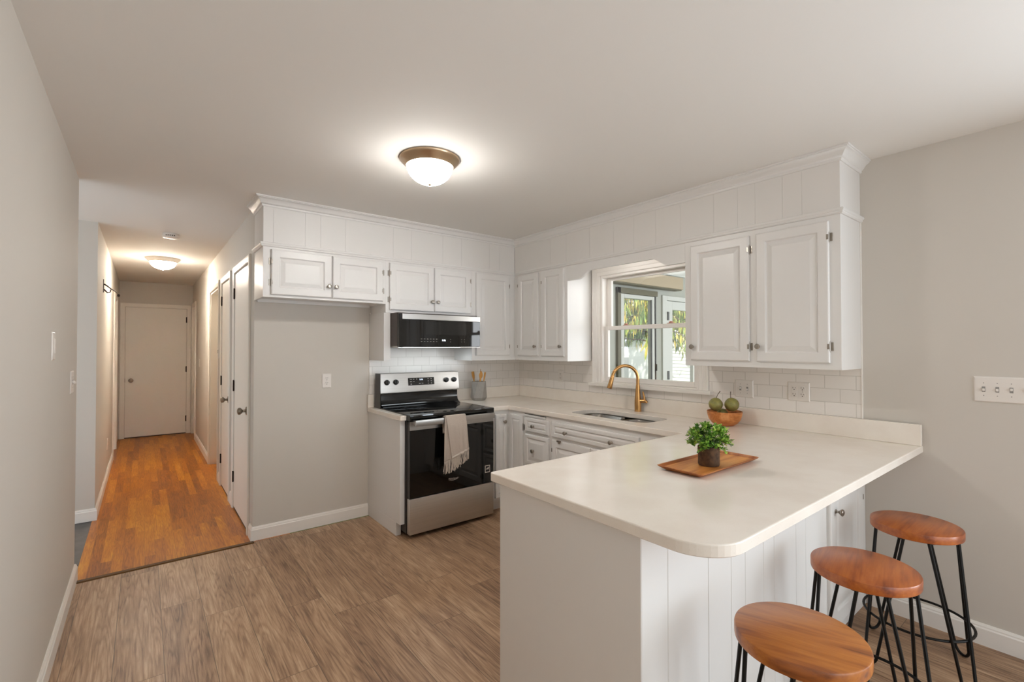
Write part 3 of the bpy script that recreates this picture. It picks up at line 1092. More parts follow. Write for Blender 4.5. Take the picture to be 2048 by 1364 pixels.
cp = cp.out('control_panel', 'steel', t, smooth=True)
B().box(-hw + 0.0005, -hw + 0.0018, -0.166, -0.055, 0.873, 1.203).out('panel_side', 'black_side', t)
def pan_y(z):
    return -0.146 - 0.022 * (1.2 - z) / 0.145
def on_panel(bs):
    """local: origin on panel, -y out; tilt to the panel's lean"""
    return Matrix.Rotation(-math.atan2(0.022, 0.145), 4, 'X')
for kx in (-1.566, -1.486, -0.995, -0.912):
    kb = B()
    kb.lathe([(0.023, 0.0), (0.023, 0.005), (0.0195, 0.008), (0.0185, 0.022), (0.0165, 0.024), (0.001, 0.024)], (0, 0, 0), '-y', 24)
    kb.box(-0.0045, 0.0045, -0.030, -0.02, -0.018, 0.018, bev=0.0015)
    kb.xform(Matrix.Translation((kx - (RX0 + RX1) / 2, pan_y(1.128) - 0.0005, 1.128)) @ on_panel(0))
    kb.out('knob', 'knob_black', cp, smooth=True)
db = B()
mx = (RX0 + RX1) / 2
db.box(-1.372 - mx, -1.118 - mx, -0.0016, -0.0004, -0.033, 0.033)
TM = Matrix.Translation((0, pan_y(1.126), 1.126)) @ on_panel(0)
db.xform(TM)
db = db.out('display', 'display', cp)
mk = B()
for dx, dz, ww in ((-1.345, 0.021, 0.02), (-1.345, 0.0, 0.02), (-1.345, -0.021, 0.012), (-1.318, 0.021, 0.01), (-1.318, 0.0, 0.01), (-1.29, 0.021, 0.01), (-1.262, -0.018, 0.016), (-1.236, -0.018, 0.016), (-1.178, 0.02, 0.01), (-1.178, 0.0, 0.01), (-1.178, -0.02, 0.01), (-1.148, 0.02, 0.01), (-1.148, 0.0, 0.01), (-1.148, -0.02, 0.01)):
    mk.box(dx - mx - ww / 2, dx - mx + ww / 2, -0.0022, -0.0016, dz - 0.0025, dz + 0.0025)
mk.xform(TM)
mk.out('printed_symbols', 'mark', db, kind='stuff')
lb = lettering('clock_digits', '1:16', 0.019, 'led_blue', db, 0, 0, 0)
lb.data.transform(TM @ Matrix.Translation((-1.247 - mx, -0.0024, 0.016)))

# ------------------------------------------------------------------ microwave
t = thing('microwave', 'low black and stainless microwave mounted under the wall cabinet above the range', 'microwave', (-1.22, 0, 1.424))
mw0, mw1, mf, mh = -0.382, 0.380, -0.482, 0.280
b = B()
b.box(mw0, mw1, mf + 0.045, -0.0105, 0.012, mh, bev=0.002)
b.out('microwave_body', 'brown_side', t)
B().box(mw0 + 0.01, mw1 - 0.01, mf + 0.05, -0.03, 0.0, 0.0115).out('underside', 'steel_dark', t)
B().box(-0.27, 0.27, -0.33, -0.22, -0.0015, -0.0002).out('task_light', 'task', t)
md_ = B().box(mw0, mw1, mf + 0.004, mf + 0.0445, 0.006, mh - 0.008, bev=0.003).out('door', 'black_enamel', t)
B().box(mw0 + 0.022, mw1, mf - 0.004, mf + 0.0035, 0.2255, 0.27, bev=0.0015).out('top_grip', 'steel', md_)
B().box(mw0 + 0.002, mw1 - 0.001, mf - 0.001, mf + 0.0035, 0.008, 0.2248, bev=0.001).out('door_glass', 'black_glass', md_)
wn = B().box(-0.155, 0.235, mf - 0.0016, mf - 0.0012, 0.105, 0.212).out('door_window', 'micro_window', md_)
mk = B()
for r_, zz in enumerate((0.068, 0.048)):
    for k in range(6):
        mk.box(-0.198 + 0.0275 * k, -0.198 + 0.0275 * k + 0.013, mf - 0.0017, mf - 0.0012, zz, zz + 0.0035)
    for xx in (0.075, 0.185, 0.215):
        mk.box(xx, xx + 0.007, mf - 0.0017, mf - 0.0012, zz - 0.002, zz + 0.0015)
mk.out('printed_symbols', 'mark', md_, kind='stuff')
B().box(-0.012, 0.046, mf - 0.0017, mf - 0.0012, 0.045, 0.074).out('display', 'micro_window', md_)
lettering('clock_digits', '1:16', 0.021, 'led', md_, 0.013, mf - 0.0022, 0.0595)
B().box(mw0 + 0.03, mw1, mf + 0.002, mf + 0.04, 0.0005, 0.0055).out('bottom_strip', 'steel', t)

# ------------------------------------------------------------------ towel
t = thing('towel', 'fringed beige linen towel hanging over the oven door handle', 'towel', (-1.27, RF - 0.051, 0.885))
def towel_sheet(bs, x0t, x1t, x0b, x1b, zb0, zb1, yfront, nx=26, nz=22, amp=0.007, ph=0.0, back=0.10):
    """a sheet over the bar: back tail, over the top, down the front"""
    cols = []
    for i in range(nx + 1):
        u = i / nx
        col = []
        zb = zb0 + (zb1 - zb0) * u
        path = []
        for k in range(6):
            path.append((0.0165, -back + back * k / 6, 0.2))
        for k in range(7):
            a = PI * k / 6
            path.append((0.0155 * math.cos(a), 0.004 + 0.0075 * math.sin(a), 0.0))
        for k in range(1, nz + 1):
            path.append((-0.0165 - yfront * min(1, k / 5), zb * k / nz, k / nz))
        for y, z, f in path:
            xt = x0t + (x1t - x0t) * u
            xb = x0b + (x1b - x0b) * u
            ff = f if y < 0 else 0
            x = xt + (xb - xt) * ff
            fold = amp * ff * (math.sin(u * 9.5 + ph) + 0.6 * math.sin(u * 17 + 1.3 + ph))
            col.append(bs.bm.verts.new((x, y - abs(fold) * 1.2 if y < 0 else y, z)))
        cols.append(col)
    for a, c in zip(cols, cols[1:]):
        for j in range(len(a) - 1):
            bs.bm.faces.new((a[j], a[j + 1], c[j + 1], c[j]))
    return [c[-1].co.copy() for c in cols], [c[-3].co.copy() for c in cols]
b1 = B()
e1, _ = towel_sheet(b1, -0.098, 0.03, -0.108, 0.03, -0.335, -0.31, 0.001, ph=0.4, back=0.12)
o = b1.out('back_fold', 'cloth', t, smooth='all')
sm = o.modifiers.new('thickness', 'SOLIDIFY')
sm.thickness = 0.0025
b2 = B()
e2, _ = towel_sheet(b2, -0.09, 0.09, -0.045, 0.112, -0.315, -0.262, 0.009, ph=2.0, back=0.11)
b2.xform(Matrix.Translation((0, 0, 0.0035)))
o = b2.out('front_fold', 'cloth', t, smooth='all')
sm = o.modifiers.new('thickness', 'SOLIDIFY')
sm.thickness = 0.0025
hm = B()
for e in (e2,):
    lo = [p + Vector((0, -0.003, -0.004)) for p in e]
    hi = [p + Vector((0, -0.003, 0.016)) for p in e]
    vl = [hm.bm.verts.new(p) for p in lo]
    vh = [hm.bm.verts.new(p) for p in hi]
    for i in range(len(e) - 1):
        hm.bm.faces.new((vl[i], vl[i + 1], vh[i + 1], vh[i]))
o = hm.out('hem', 'hem', t, smooth='all')
sm = o.modifiers.new('thickness', 'SOLIDIFY')
sm.thickness = 0.002
fr = B()
rnd = random.Random(3)
def fringe(e, ln, n):
    for i in range(n):
        u = (i + rnd.random() * 0.6) / n * (len(e) - 1)
        k = min(int(u), len(e) - 2)
        p = e[k].lerp(e[k + 1], u - k)
        L = ln * (0.8 + 0.35 * rnd.random())
        dx = rnd.uniform(-0.012, 0.012)
        dy = rnd.uniform(-0.006, 0.003)
        q = [p + Vector((0, -0.002, 0.004)), p + Vector((dx * 0.3, dy - 0.002, -L * 0.35)), p + Vector((dx * 0.7, dy - 0.002, -L * 0.7)), p + Vector((dx, dy, -L))]
        fr.tube(q, [0.0014, 0.0017, 0.0016, 0.0021], 5)
fringe(e1, 0.085, 46)
fringe(e2, 0.075, 52)
fr.out('fringe', 'hem', t, smooth=True, kind='stuff')

# ------------------------------------------------------------------ crock and utensils
CX, CY = -0.628, -0.150
t = thing('utensil_crock', 'grey faceted concrete crock holding wooden utensils beside the range', 'crock', (CX, CY, G))
def ngon(n, r, z, off):
    return [Vector((r * math.cos(off + 2 * PI * k / n), r * math.sin(off + 2 * PI * k / n), z)) for k in range(n)]
kb = B()
n = 6
A = ngon(n, 0.058, 0.0008, 0.35)
Bm = ngon(n, 0.079, 0.030, 0.35)
Tt = ngon(n, 0.074, 0.185, 0.35 + PI / n)
Ti = ngon(n, 0.069, 0.185, 0.35 + PI / n)
Ib = ngon(n, 0.056, 0.012, 0.35 + PI / n)
vA, vB, vT, vI, vJ = ([kb.bm.verts.new(p) for p in R] for R in (A, Bm, Tt, Ti, Ib))
F = kb.bm.faces.new
F(vA[::-1])
for i in range(n):
    j = (i + 1) % n
    F((vA[i], vA[j], vB[j], vB[i]))
    F((vB[i], vB[j], vT[i]))
    F((vB[j], vT[j], vT[i]))
    F((vT[i], vT[j], vI[j], vI[i]))
    F((vI[i], vI[j], vJ[j], vJ[i]))
F(vJ)
kb.out('crock_body', 'crock', t)
def utensil(name, label, base, tip, head_w, head_l, kind):
    base, tip = Vector(base), Vector(tip)
    L = (tip - base).length
    prof = []
    b_ = B()
    hz = L - head_l
    steps = [(0.0, 0.0055, 0.0045), (hz * 0.5, 0.006, 0.0045), (hz, 0.007, 0.004)]
    if kind == 'spoon':
        for k in range(1, 10):
            f = k / 9
            steps.append((hz + head_l * f, max(0.003, head_w * math.sin(PI * min(0.97, 0.14 + 0.84 * f)) ** 0.7), 0.0045))
    else:
        steps += [(hz + head_l * 0.25, head_w * 0.8, 0.0035), (hz + head_l * 0.5, head_w, 0.003), (hz + head_l * 0.97, head_w, 0.0022), (L, head_w * 0.9, 0.0018)]
    rings = []
    for z, a, c in steps:
        rings.append([(a * math.cos(2 * PI * k / 14), c * math.sin(2 * PI * k / 14), z) for k in range(14)])
    b_.loft(rings)
    q = (tip - base).to_track_quat('Z', 'Y')
    cl = Matrix.Rotation(0.66, 4, 'Z')
    o = b_.out(name, 'utensil', None, smooth=True)
    o.rotation_mode = 'QUATERNION'
    o.rotation_quaternion = q @ Matrix.Rotation(-0.66, 4, 'Z').to_quaternion()
    o.location = base
    tag(o, label, 'utensil', 'wooden utensils in the crock')
    return o
c = Vector((CX, CY, G + 0.016))
rt = Vector((0.787, -0.617, 0))
fw_ = Vector((0.617, 0.787, 0))
def ut(name, label, r0, f0, r1, f1, h, hw_, hl, kind):
    utensil(name, label, c + rt * r0 + fw_ * f0, c + rt * r1 + fw_ * f1 + Vector((0, 0, h)), hw_, hl, kind)
ut('wooden_spatula', 'slim wooden spatula leaning left in the grey crock', -0.022, 0.004, -0.060, 0.010, 0.262, 0.017, 0.085, 'spat')
ut('wooden_turner', 'broad flat wooden turner standing tallest in the grey crock', -0.004, 0.026, 0.014, 0.040, 0.284, 0.03, 0.095, 'spat')
ut('wooden_spoon', 'round wooden spoon in front of the turner in the grey crock', 0.004, -0.026, 0.026, -0.040, 0.268, 0.018, 0.07, 'spoon')
ut('wooden_fork', 'narrow wooden fork leaning right in the grey crock', 0.020, 0.0, 0.062, 0.0, 0.255, 0.013, 0.075, 'spat')

# ------------------------------------------------------------------ tray and plant
TX0, TX1, TY0, TY1 = -1.49, -1.01, -2.95, -2.743
t = thing('tray', 'rectangular wooden serving tray lying on the peninsula worktop', 'tray', ((TX0 + TX1) / 2, (TY0 + TY1) / 2, G))
tw, td = (TX1 - TX0) / 2, (TY1 - TY0) / 2
b = B()
def rr_ring(ins, z, r):
    return [(x, y, z) for x, y in rrect(-tw + ins, tw - ins, -td + ins, td - ins, r, 4)]
b.loft([rr_ring(0.026, 0.0006, 0.01), rr_ring(0.004, 0.015, 0.012), rr_ring(0.0, 0.019, 0.012), rr_ring(0.0025, 0.0205, 0.011), rr_ring(0.006, 0.0195, 0.01), rr_ring(0.013, 0.0095, 0.008)])
b.out('tray_body', 'tray_edge', t)
b = B()
b.loft([rr_ring(0.0135, 0.0098, 0.008), rr_ring(0.0135, 0.0103, 0.008)])
b.out('tray_surface', 'tray', t)

PX, PY = -1.285, -2.862
PZ = G + 0.0106
t = thing('potted_plant', 'bushy green leafy plant in a brown bark pot on the tray', 'plant', (PX, PY, PZ))
b = B()
prof = [(0.041, 0.0), (0.0435, 0.006), (0.043, 0.04), (0.0445, 0.078), (0.042, 0.08), (0.040, 0.074), (0.039, 0.07)]
b.lathe(prof, (0, 0, 0.0004), 'z', 28)
b.out('pot', 'bark', t, smooth=True)
B().lathe([(0.038, 0.0), (0.037, 0.002), (0.02, 0.006), (0.001, 0.007)], (0, 0, 0.071), 'z', 20).out('soil', 'soil', t)
rnd = random.Random(11)
lf = B()
sb = B()
def leaf(p, d, up, L, W):
    d = d.normalized()
    s_ = d.cross(up)
    if s_.length < 1e-4:
        s_ = d.cross(Vector((1, 0, 0)))
    s_.normalize()
    nrm = s_.cross(d).normalized()
    vs = [lf.bm.verts.new(q) for q in (p, p + d * L * 0.35 + s_ * W * 0.7 + nrm * L * 0.05, p + d * L * 0.75 + s_ * W + nrm * L * 0.1, p + d * L + nrm * L * 0.02, p + d * L * 0.75 - s_ * W + nrm * L * 0.1, p + d * L * 0.35 - s_ * W * 0.7 + nrm * L * 0.05, p + d * L * 0.55 - nrm * L * 0.03)]
    for a, c_ in ((0, 1), (1, 2), (2, 3), (3, 4), (4, 5), (5, 0)):
        lf.bm.faces.new((vs[a], vs[c_], vs[6]))
for k in range(105):
    th = rnd.uniform(0, 2 * PI)
    el = math.asin(rnd.uniform(-0.25, 1.0))
    R_ = 0.098 * rnd.uniform(0.72, 1.04)
    tip = Vector((math.cos(th) * math.cos(el) * R_, math.sin(th) * math.cos(el) * R_, 0.092 + math.sin(el) * 0.088 * rnd.uniform(0.85, 1.05)))
    base = Vector((rnd.uniform(-0.02, 0.02), rnd.uniform(-0.02, 0.02), 0.07))
    mid = base.lerp(tip, 0.5) + Vector((0, 0, 0.018))
    sb.tube([base, mid, tip], [0.0013, 0.0011, 0.0008], 4)
    d0 = (tip - mid).normalized()
    for j in range(11):
        f = rnd.uniform(0.45, 1.05)
        p = mid.lerp(tip, (f - 0.3) / 0.75)
        dd_ = (d0 * rnd.uniform(0.1, 1.0) + Vector((rnd.gauss(0, 0.7), rnd.gauss(0, 0.7), rnd.gauss(0.15, 0.6)))).normalized()
        leaf(p, dd_, Vector((0, 0, 1)), rnd.uniform(0.013, 0.021), rnd.uniform(0.0042, 0.0068))
lf.out('leaves', 'leaf', t, kind='stuff')
sb.out('stems', 'leafstem', t, kind='stuff')

# ------------------------------------------------------------------ bowl with pears
BX, BY = -0.172, -2.352
t = thing('fruit_bowl', 'round wooden bowl of pears at the back of the worktop near the sockets', 'bowl', (BX, BY, G))
b = B()
b.lathe([(0.054, 0.0006), (0.058, 0.003), (0.079, 0.016), (0.096, 0.04), (0.105, 0.068), (0.108, 0.092), (0.1055, 0.093), (0.101, 0.069), (0.092, 0.043), (0.074, 0.02), (0.05, 0.01), (0.001, 0.009)], (0, 0, 0), 'z', 36)
b.out('bowl_body', 'bowl', t, smooth=True)
def pear(label, p, r, lean, stem_len, stem_dir):
    t = thing('pear', label, 'pear', p, 0, 'pears in the bowl')
    b_ = B()
    prof = [(0.001, -0.99), (0.2, -0.985), (0.25, -0.96), (0.55, -0.85), (0.86, -0.52), (0.985, -0.15), (0.99, 0.12), (0.9, 0.42), (0.72, 0.66), (0.5, 0.84), (0.3, 0.95), (0.12, 0.985), (0.001, 0.97)]
    b_.lathe([(a * r, h * r) for a, h in prof], (0, 0, 0), 'z', 24)
    b_.xform(Matrix.Rotation(lean[0], 4, 'X') @ Matrix.Rotation(lean[1], 4, 'Y'))
    b_.out('pear_body', 'pear', t, smooth=True)
    if stem_len:
        axis = (Matrix.Rotation(lean[0], 3, 'X') @ Matrix.Rotation(lean[1], 3, 'Y')) @ Vector((0, 0, 1))
        p0 = axis * r * 0.95
        sdv = Vector(stem_dir).normalized()
        s_ = B()
        s_.tube([p0, p0 + (axis + sdv).normalized() * stem_len * 0.4, p0 + (axis + sdv).normalized() * stem_len * 0.4 + sdv * stem_len * 0.55, p0 + (axis + sdv).normalized() * stem_len * 0.4 + sdv * stem_len * 0.6], [0.0021, 0.0019, 0.0028, 0.0024], 7)
        s_.out('stem', 'stem', t, smooth=True)
    return t
pc = Vector((BX, BY, G))
pear('green pear with a long leaning stem, left in the wooden bowl', pc - rt * 0.058 + Vector((0.0, 0, 0.136)), 0.044, (0.06, 0.1), 0.052, (0.45, -0.35, 0.8))
pear('brown-blushed green pear with an upright stem, right in the wooden bowl', pc + rt * 0.046 + Vector((-0.02, -0.012, 0.137)), 0.045, (-0.12, -0.1), 0.042, (0.05, 0.0, 1))
pear('small pear lying low between the two others in the wooden bowl', pc + Vector((0.012, 0.02, 0.072)), 0.034, (1.3, 0.2), 0, (0, 0, 1))

# ------------------------------------------------------------------ bar stools
def stool(seat_mat):
    t = thing('bar_stool', '', 'stool', (0, 0, 0), 0, 'round wooden bar stools')
    b = B()
    R, zt, th = 0.166, 0.622, 0.038
    b.lathe([(R - 0.006, zt - th), (R - 0.001, zt - th + 0.003), (R, zt - th + 0.008), (R, zt - 0.006), (R - 0.0015, zt - 0.002), (R - 0.005, zt), (0.001, zt)], (0, 0, 0), 'z', 64)
    b.out('seat', seat_mat, t, smooth=True)
    r = 0.0062
    for k in range(4):
        a = math.radians(57 + 90 * k)
        ra = Vector((math.cos(a), math.sin(a), 0))
        ta = Vector((-math.sin(a), math.cos(a), 0))
        top = ra * 0.13 + Vector((0, 0, zt - th - 0.003))
        ft = ra * 0.233
        hb_, ht_ = 0.027, 0.07
        kz = 0.034
        def at_(z):
            return ft + (top - ft) * (z / top.z)
        hk = hb_ + (ht_ - hb_) * kz / top.z
        pts = [top + ta * ht_, at_(kz) + ta * hk]
        for q in range(1, 8):
            an = PI * q / 8
            pts.append(at_(r + 0.0005 + (kz - r) * (1 - math.sin(an))) + ta * hb_ * math.cos(an))
        pts += [at_(kz) - ta * hk, top - ta * ht_]
        B().tube(pts, r, 9).out('leg', 'iron', t, smooth=True)
        B().box(-0.010, 0.010, -0.076, 0.076, zt - th - 0.0045, zt - th - 0.0005).xform(Matrix.Translation(ra * 0.13) @ Matrix.Rotation(a, 4, 'Z')).out('leg_plate', 'iron', t)
    zr = 0.2
    rr_ = 0.193
    B().tube([(rr_ * math.cos(2 * PI * k / 48), rr_ * math.sin(2 * PI * k / 48), zr) for k in range(48)], 0.0056, 8, closed=True).out('foot_ring', 'iron', t, smooth=True)
    return t
s0 = stool('seat_red')
s0.location = (-0.393, -3.361, 0)
s0['label'] = 'round wooden bar stool farthest back, against the grey right wall'
s0.rotation_euler.z = 0.0
s1 = copy_tree(s0)
s1.location = (-1.082, -3.35, 0)
s1.rotation_euler.z = math.radians(12)
s1['label'] = 'round wooden bar stool standing between the two other stools'
s2 = copy_tree(s0)
s2.location = (-1.722, -3.372, 0)
s2.rotation_euler.z = math.radians(20 - 90)
s2['label'] = 'round wooden bar stool nearest the camera, by the rounded worktop corner'
for ch in s2.children:
    if ch.name.startswith('seat') and not ch.name.startswith('seat_ring'):
        ch.data = ch.data.copy()
        ch.data.materials[0] = M['seat']

# ------------------------------------------------------------------ ceiling lights and detector
def dome_light(label, x, y, R, h, m, metal):
    t = thing('ceiling_light', label, 'ceiling light', (x, y, ZC), 0)
    b = B()
    b.lathe([(R, 0.0006), (R, 0.008), (R - 0.004, 0.014), (R - 0.010, 0.02), (R - 0.025, 0.034), (R - 0.03, 0.04), (R - 0.034, 0.046), (R - 0.04, 0.044), (R - 0.04, 0.006)], (0, 0, 0), '-z', 48)
    b.out('base_pan', metal, t, smooth=True)
    b = B()
    rg = R - 0.038
    pr = [(rg * math.cos(a), 0.036 + (h - 0.036) * math.sin(a)) for a in [PI / 2 * k / 12 for k in range(13)]]
    pr[-1] = (0.001, h)
    b.lathe(pr, (0, 0, 0), '-z', 48)
    b.out('glass_dome', m, t, smooth=True)
    b = B()
    b.lathe([(0.010, h - 0.003), (0.011, h + 0.002), (0.006, h + 0.006), (0.004, h + 0.009), (0.0055, h + 0.013), (0.001, h + 0.017)], (0, 0, 0), '-z', 16)
    b.out('finial', metal, t, smooth=True)
    return t
dome_light('flush glass dome light with a nickel rim on the kitchen ceiling', -1.938, -1.602, 0.165, 0.142, 'dome', 'lamp_metal')
dome_light('flush glass dome light on the ceiling of the hall', -3.01, 2.93, 0.168, 0.128, 'dome_hall', 'plate')
t = thing('smoke_detector', 'round white smoke detector on the hall ceiling', 'smoke detector', (-2.99, 1.40, ZC))
B().lathe([(0.062, 0.0006), (0.062, 0.012), (0.068, 0.014), (0.068, 0.03), (0.06, 0.038), (0.001, 0.041)], (0, 0, 0), '-z', 36).out('housing', 'plate', t, smooth=True)
sb = B()
for k in range(-2, 3):
    a = math.radians(-97 + k * 13)
    c_ = Vector((0.0683 * math.cos(a), 0.0683 * math.sin(a), -0.024))
    sb.box(-0.005, 0.005, -0.001, 0.001, -0.004, 0.004)
    vs = sb.bm.verts[-8:] if False else list(sb.bm.verts)[-8:]
    bmesh.ops.transform(sb.bm, matrix=Matrix.Translation(c_) @ Matrix.Rotation(a + PI / 2, 4, 'Z'), verts=vs)
sb.out('vent_slots', 'slot', t)

# ------------------------------------------------------------------ outlets and switches (local front = -y)
def plate_body(t, w_, h_):
    B().panel(-w_ / 2, w_ / 2, -h_ / 2, h_ / 2, [(0, -0.0004), (0, -0.002), (0.004, -0.006), (0.008, -0.0065)]).out('plate', 'plate', t)
def duplex(t, x):
    b = B()
    for dz in (-0.0195, 0.0195):
        b.lathe([(0.0165, 0.0066), (0.0165, 0.0085), (0.001, 0.0086)], (x, 0, dz), '-y', 20)
    o = b.out('receptacle', 'plate', t)
    for dz in (-0.0195, 0.0195):
        sl = B()
        sl.box(x - 0.008, x - 0.0055, -0.0092, -0.0087, dz + 0.0, dz + 0.009)
        sl.box(x + 0.0055, x + 0.008, -0.0092, -0.0087, dz + 0.001, dz + 0.008)
        sl.lathe([(0.003, 0.0087), (0.003, 0.0092)], (x, 0, dz - 0.007), '-y', 10)
        sl.out('socket_slots', 'slot', o)
    B().lathe([(0.002, 0.0066), (0.002, 0.0072)], (x, 0, 0), '-y', 8).out('screw', 'slot', t)
def toggle(t, x, up=1):
    fr_ = B()
    fr_.box(x - 0.006, x + 0.006, -0.0072, -0.0066, -0.013, 0.013)
    fr_.lathe([(0.0022, 0.0066), (0.0022, 0.0072)], (x, 0, 0.03), '-y', 8)
    fr_.lathe([(0.0022, 0.0066), (0.0022, 0.0072)], (x, 0, -0.03), '-y', 8)
    o = fr_.out('toggle_slot', 'mark', t)
    tb = B()
    tb.box(x - 0.0042, x + 0.0042, -0.017, -0.007, -0.006 + 0.004 * up, 0.006 + 0.004 * up, bev=0.001)
    tb.out('toggle', 'plate', o)
def rocker(t, x):
    tb = B()
    tb.box(x - 0.0165, x + 0.0165, -0.0095, -0.0066, -0.033, 0.033, bev=0.001)
    tb.out('rocker', 'plate', t)
def wall_plate(name, label, cat, loc, rz, w_, items, h_=0.116, group=None):
    t = thing(name, label, cat, loc, rz, group)
    plate_body(t, w_, h_)
    for it in items:
        k, x = it[0], it[1]
        if k == 'd':
            duplex(t, x)
        elif k == 't':
            toggle(t, x, it[2] if len(it) > 2 else 1)
        elif k == 'r':
            rocker(t, x)
        elif k == 'g':
            b = B()
            b.box(x - 0.0165, x + 0.0165, -0.0085, -0.0066, -0.033, 0.033, bev=0.001)
            o = b.out('receptacle', 'plate', t)
            for dz in (-0.021, 0.017):
                sl = B()
                sl.box(x - 0.008, x - 0.0055, -0.0092, -0.0087, dz + 0.002, dz + 0.010)
                sl.box(x + 0.0055, x + 0.008, -0.0092, -0.0087, dz + 0.003, dz + 0.009)
                sl.lathe([(0.003, 0.0087), (0.003, 0.0092)], (x, 0, dz - 0.005), '-y', 10)
                sl.out('socket_slots', 'slot', o)
    return t
wall_plate('wall_outlet', 'single white wall outlet in the empty fridge alcove', 'outlet', (-2.012, 0, 1.155), 0, 0.072, [('d', 0)])
wall_plate('wall_outlet', 'white outlet on the tiles between the corner and the window', 'outlet', (-0.0095, -0.647, 1.15), RZ_R, 0.073, [('d', 0)])
wall_plate('light_switch', 'white two-gang switch plate on the tiles right of the window', 'switch', (-0.0095, -2.404, 1.148), RZ_R, 0.122, [('t', -0.023), ('t', 0.023, -1)])
wall_plate('wall_outlet', 'white two-gang outlet plate on the tiles under the big wall cabinet', 'outlet', (-0.0095, -2.737, 1.152), RZ_R, 0.124, [('g', -0.023), ('d', 0.023)])
wall_plate('light_switch', 'long white multi-gang switch plate on the grey right wall', 'switch', (0, -3.624, 1.223), RZ_R, 0.23, [('t', -0.080, -0.5), ('t', -0.034, -0.5), ('t', 0.012, 0.8), ('t', 0.058, 1)], 0.122)
wall_plate('light_switch', 'slim white switch plate higher on the left wall near the camera', 'switch', (XL, -0.985, 1.431), RZ_L, 0.075, [('r', 0)], 0.127)
wall_plate('light_switch', 'white toggle switch plate lower on the left wall near its end', 'switch', (XL, -0.272, 1.228), RZ_L, 0.122, [('t', -0.023), ('t', 0.023, -1)], 0.126)
wall_plate('wall_outlet', 'low white wall outlet on the left wall of the hall', 'outlet', (XL + 0.015, 2.86, 0.37), RZ_L, 0.072, [('d', 0)])
wall_plate('light_switch', 'white switch plate on the right wall deep in the hall', 'switch', (XS, 4.3, 1.2), RZ_R, 0.072, [('t', 0)])
t = thing('thermostat', 'small white thermostat on the right wall of the hall between doors', 'thermostat', (XS, 1.93, 1.365), RZ_R)
B().box(-0.045, 0.045, -0.024, -0.0005, -0.055, 0.055, bev=0.004, seg=2).out('housing', 'plate', t)
B().box(-0.025, 0.025, -0.0252, -0.0242, 0.0, 0.035).out('display', 'mark', t)

# coat hook on the hall's left wall
t = thing('coat_hook', 'dark metal coat hook on the left wall of the hall', 'hook', (XL + 0.015, 1.98, 2.0), RZ_L)
b = B()
b.panel(-0.018, 0.018, -0.05, 0.075, [(0, -0.0004), (0, -0.003), (0.004, -0.005)])
b.out('back_plate', 'bronze', t)
b = B()
b.tube([(0, -0.005, 0.03), (0, -0.03, 0.012), (0, -0.055, -0.012), (0, -0.08, -0.03), (0, -0.1, -0.05), (0, -0.108, -0.062)], [0.0065, 0.006, 0.005, 0.0035, 0.003, 0.003], 8)
b.lathe([(0.001, -0.016), (0.009, -0.013), (0.0115, -0.003), (0.009, 0.009), (0.001, 0.012)], (0, -0.112, -0.07), 'z', 12)
b.out('hook_arm', 'bronze', t, smooth=True)
b = B()
b.tube([(0, -0.004, -0.02), (0, -0.03, -0.05), (0, -0.05, -0.045), (0, -0.055, -0.02)], [0.007, 0.006, 0.005, 0.004], 8)
b.out('lower_hook', 'bronze', t, smooth=True)

# ------------------------------------------------------------------ interior doors (structure)
CAS = [(0, 0), (0.062, 0), (0.062, -0.009), (0.057, -0.014), (0.03, -0.015), (0.012, -0.019), (0.004, -0.017), (0, -0.012)]
def casing(parent, x0, x1, z1, w_=0.062, m='hall_trim'):
    """three mitred pieces round an opening x0..x1, 0..z1 (local, front -y)"""
    b = B()
    def ring(o):
        # outline offset o from the opening, three sides
        return [(x0 - o, 0.0), (x0 - o, z1 + o), (x1 + o, z1 + o), (x1 + o, 0.0)]
    prof = [(0.003, -0.0005), (0.003, -0.012), (0.008, -0.016), (0.03, -0.0165), (0.04, -0.0185), (w_ - 0.004, -0.0185), (w_, -0.014), (w_, -0.0005)]
    rings = []
    for k in range(4):
        rings.append([(ring(o)[k][0], y, ring(o)[k][1]) for o, y in prof])
    b.loft(rings)
    return b.out('door_casing', m, parent)
def door_hinges(parent, x, zs, y=-0.004, m='bronze'):
    for z in zs:
        b = B()
        b.box(x - 0.012, x + 0.012, y - 0.003, y - 0.0008, z - 0.045, z + 0.045)
        b.lathe([(0.001, -0.05), (0.006, -0.047), (0.006, 0.047), (0.001, 0.05)], (x, y - 0.008, z), 'z', 10)
        b.out('hinge', m, parent)
def door_knob(parent, x, z, y=-0.005):
    b = B()
    b.lathe([(0.032, 0.0005), (0.032, 0.004), (0.026, 0.008), (0.012, 0.010), (0.010, 0.028), (0.018, 0.034), (0.026, 0.043), (0.028, 0.052), (0.024, 0.061), (0.012, 0.066), (0.001, 0.067)], (x, y, z), '-y', 24)
    b.out('door_knob', 'pewter', parent, smooth=True)

# end of hall
d1 = sempty('door_1', (-3.411, YEND, 0))
B().box(0.004, 0.789, -0.005, -0.0006, 0.016, 2.062, bev=0.001).out('door_leaf', 'hall_trim', d1)
B().box(0.002, 0.791, -0.004, -0.0008, 0.001, 0.015).out('gap_shade', 'slot', d1)  # solid dark strip stands in for the shade under the leaf
casing(d1, 0.0, 0.793, 2.066)
door_hinges(d1, 0.793, (1.887, 1.067, 0.248))
door_knob(d1, 0.075, 0.907)
B().box(0.0005, 0.0035, -0.008, -0.001, 0.88, 0.94).out('strike_plate', 'bronze', d1)
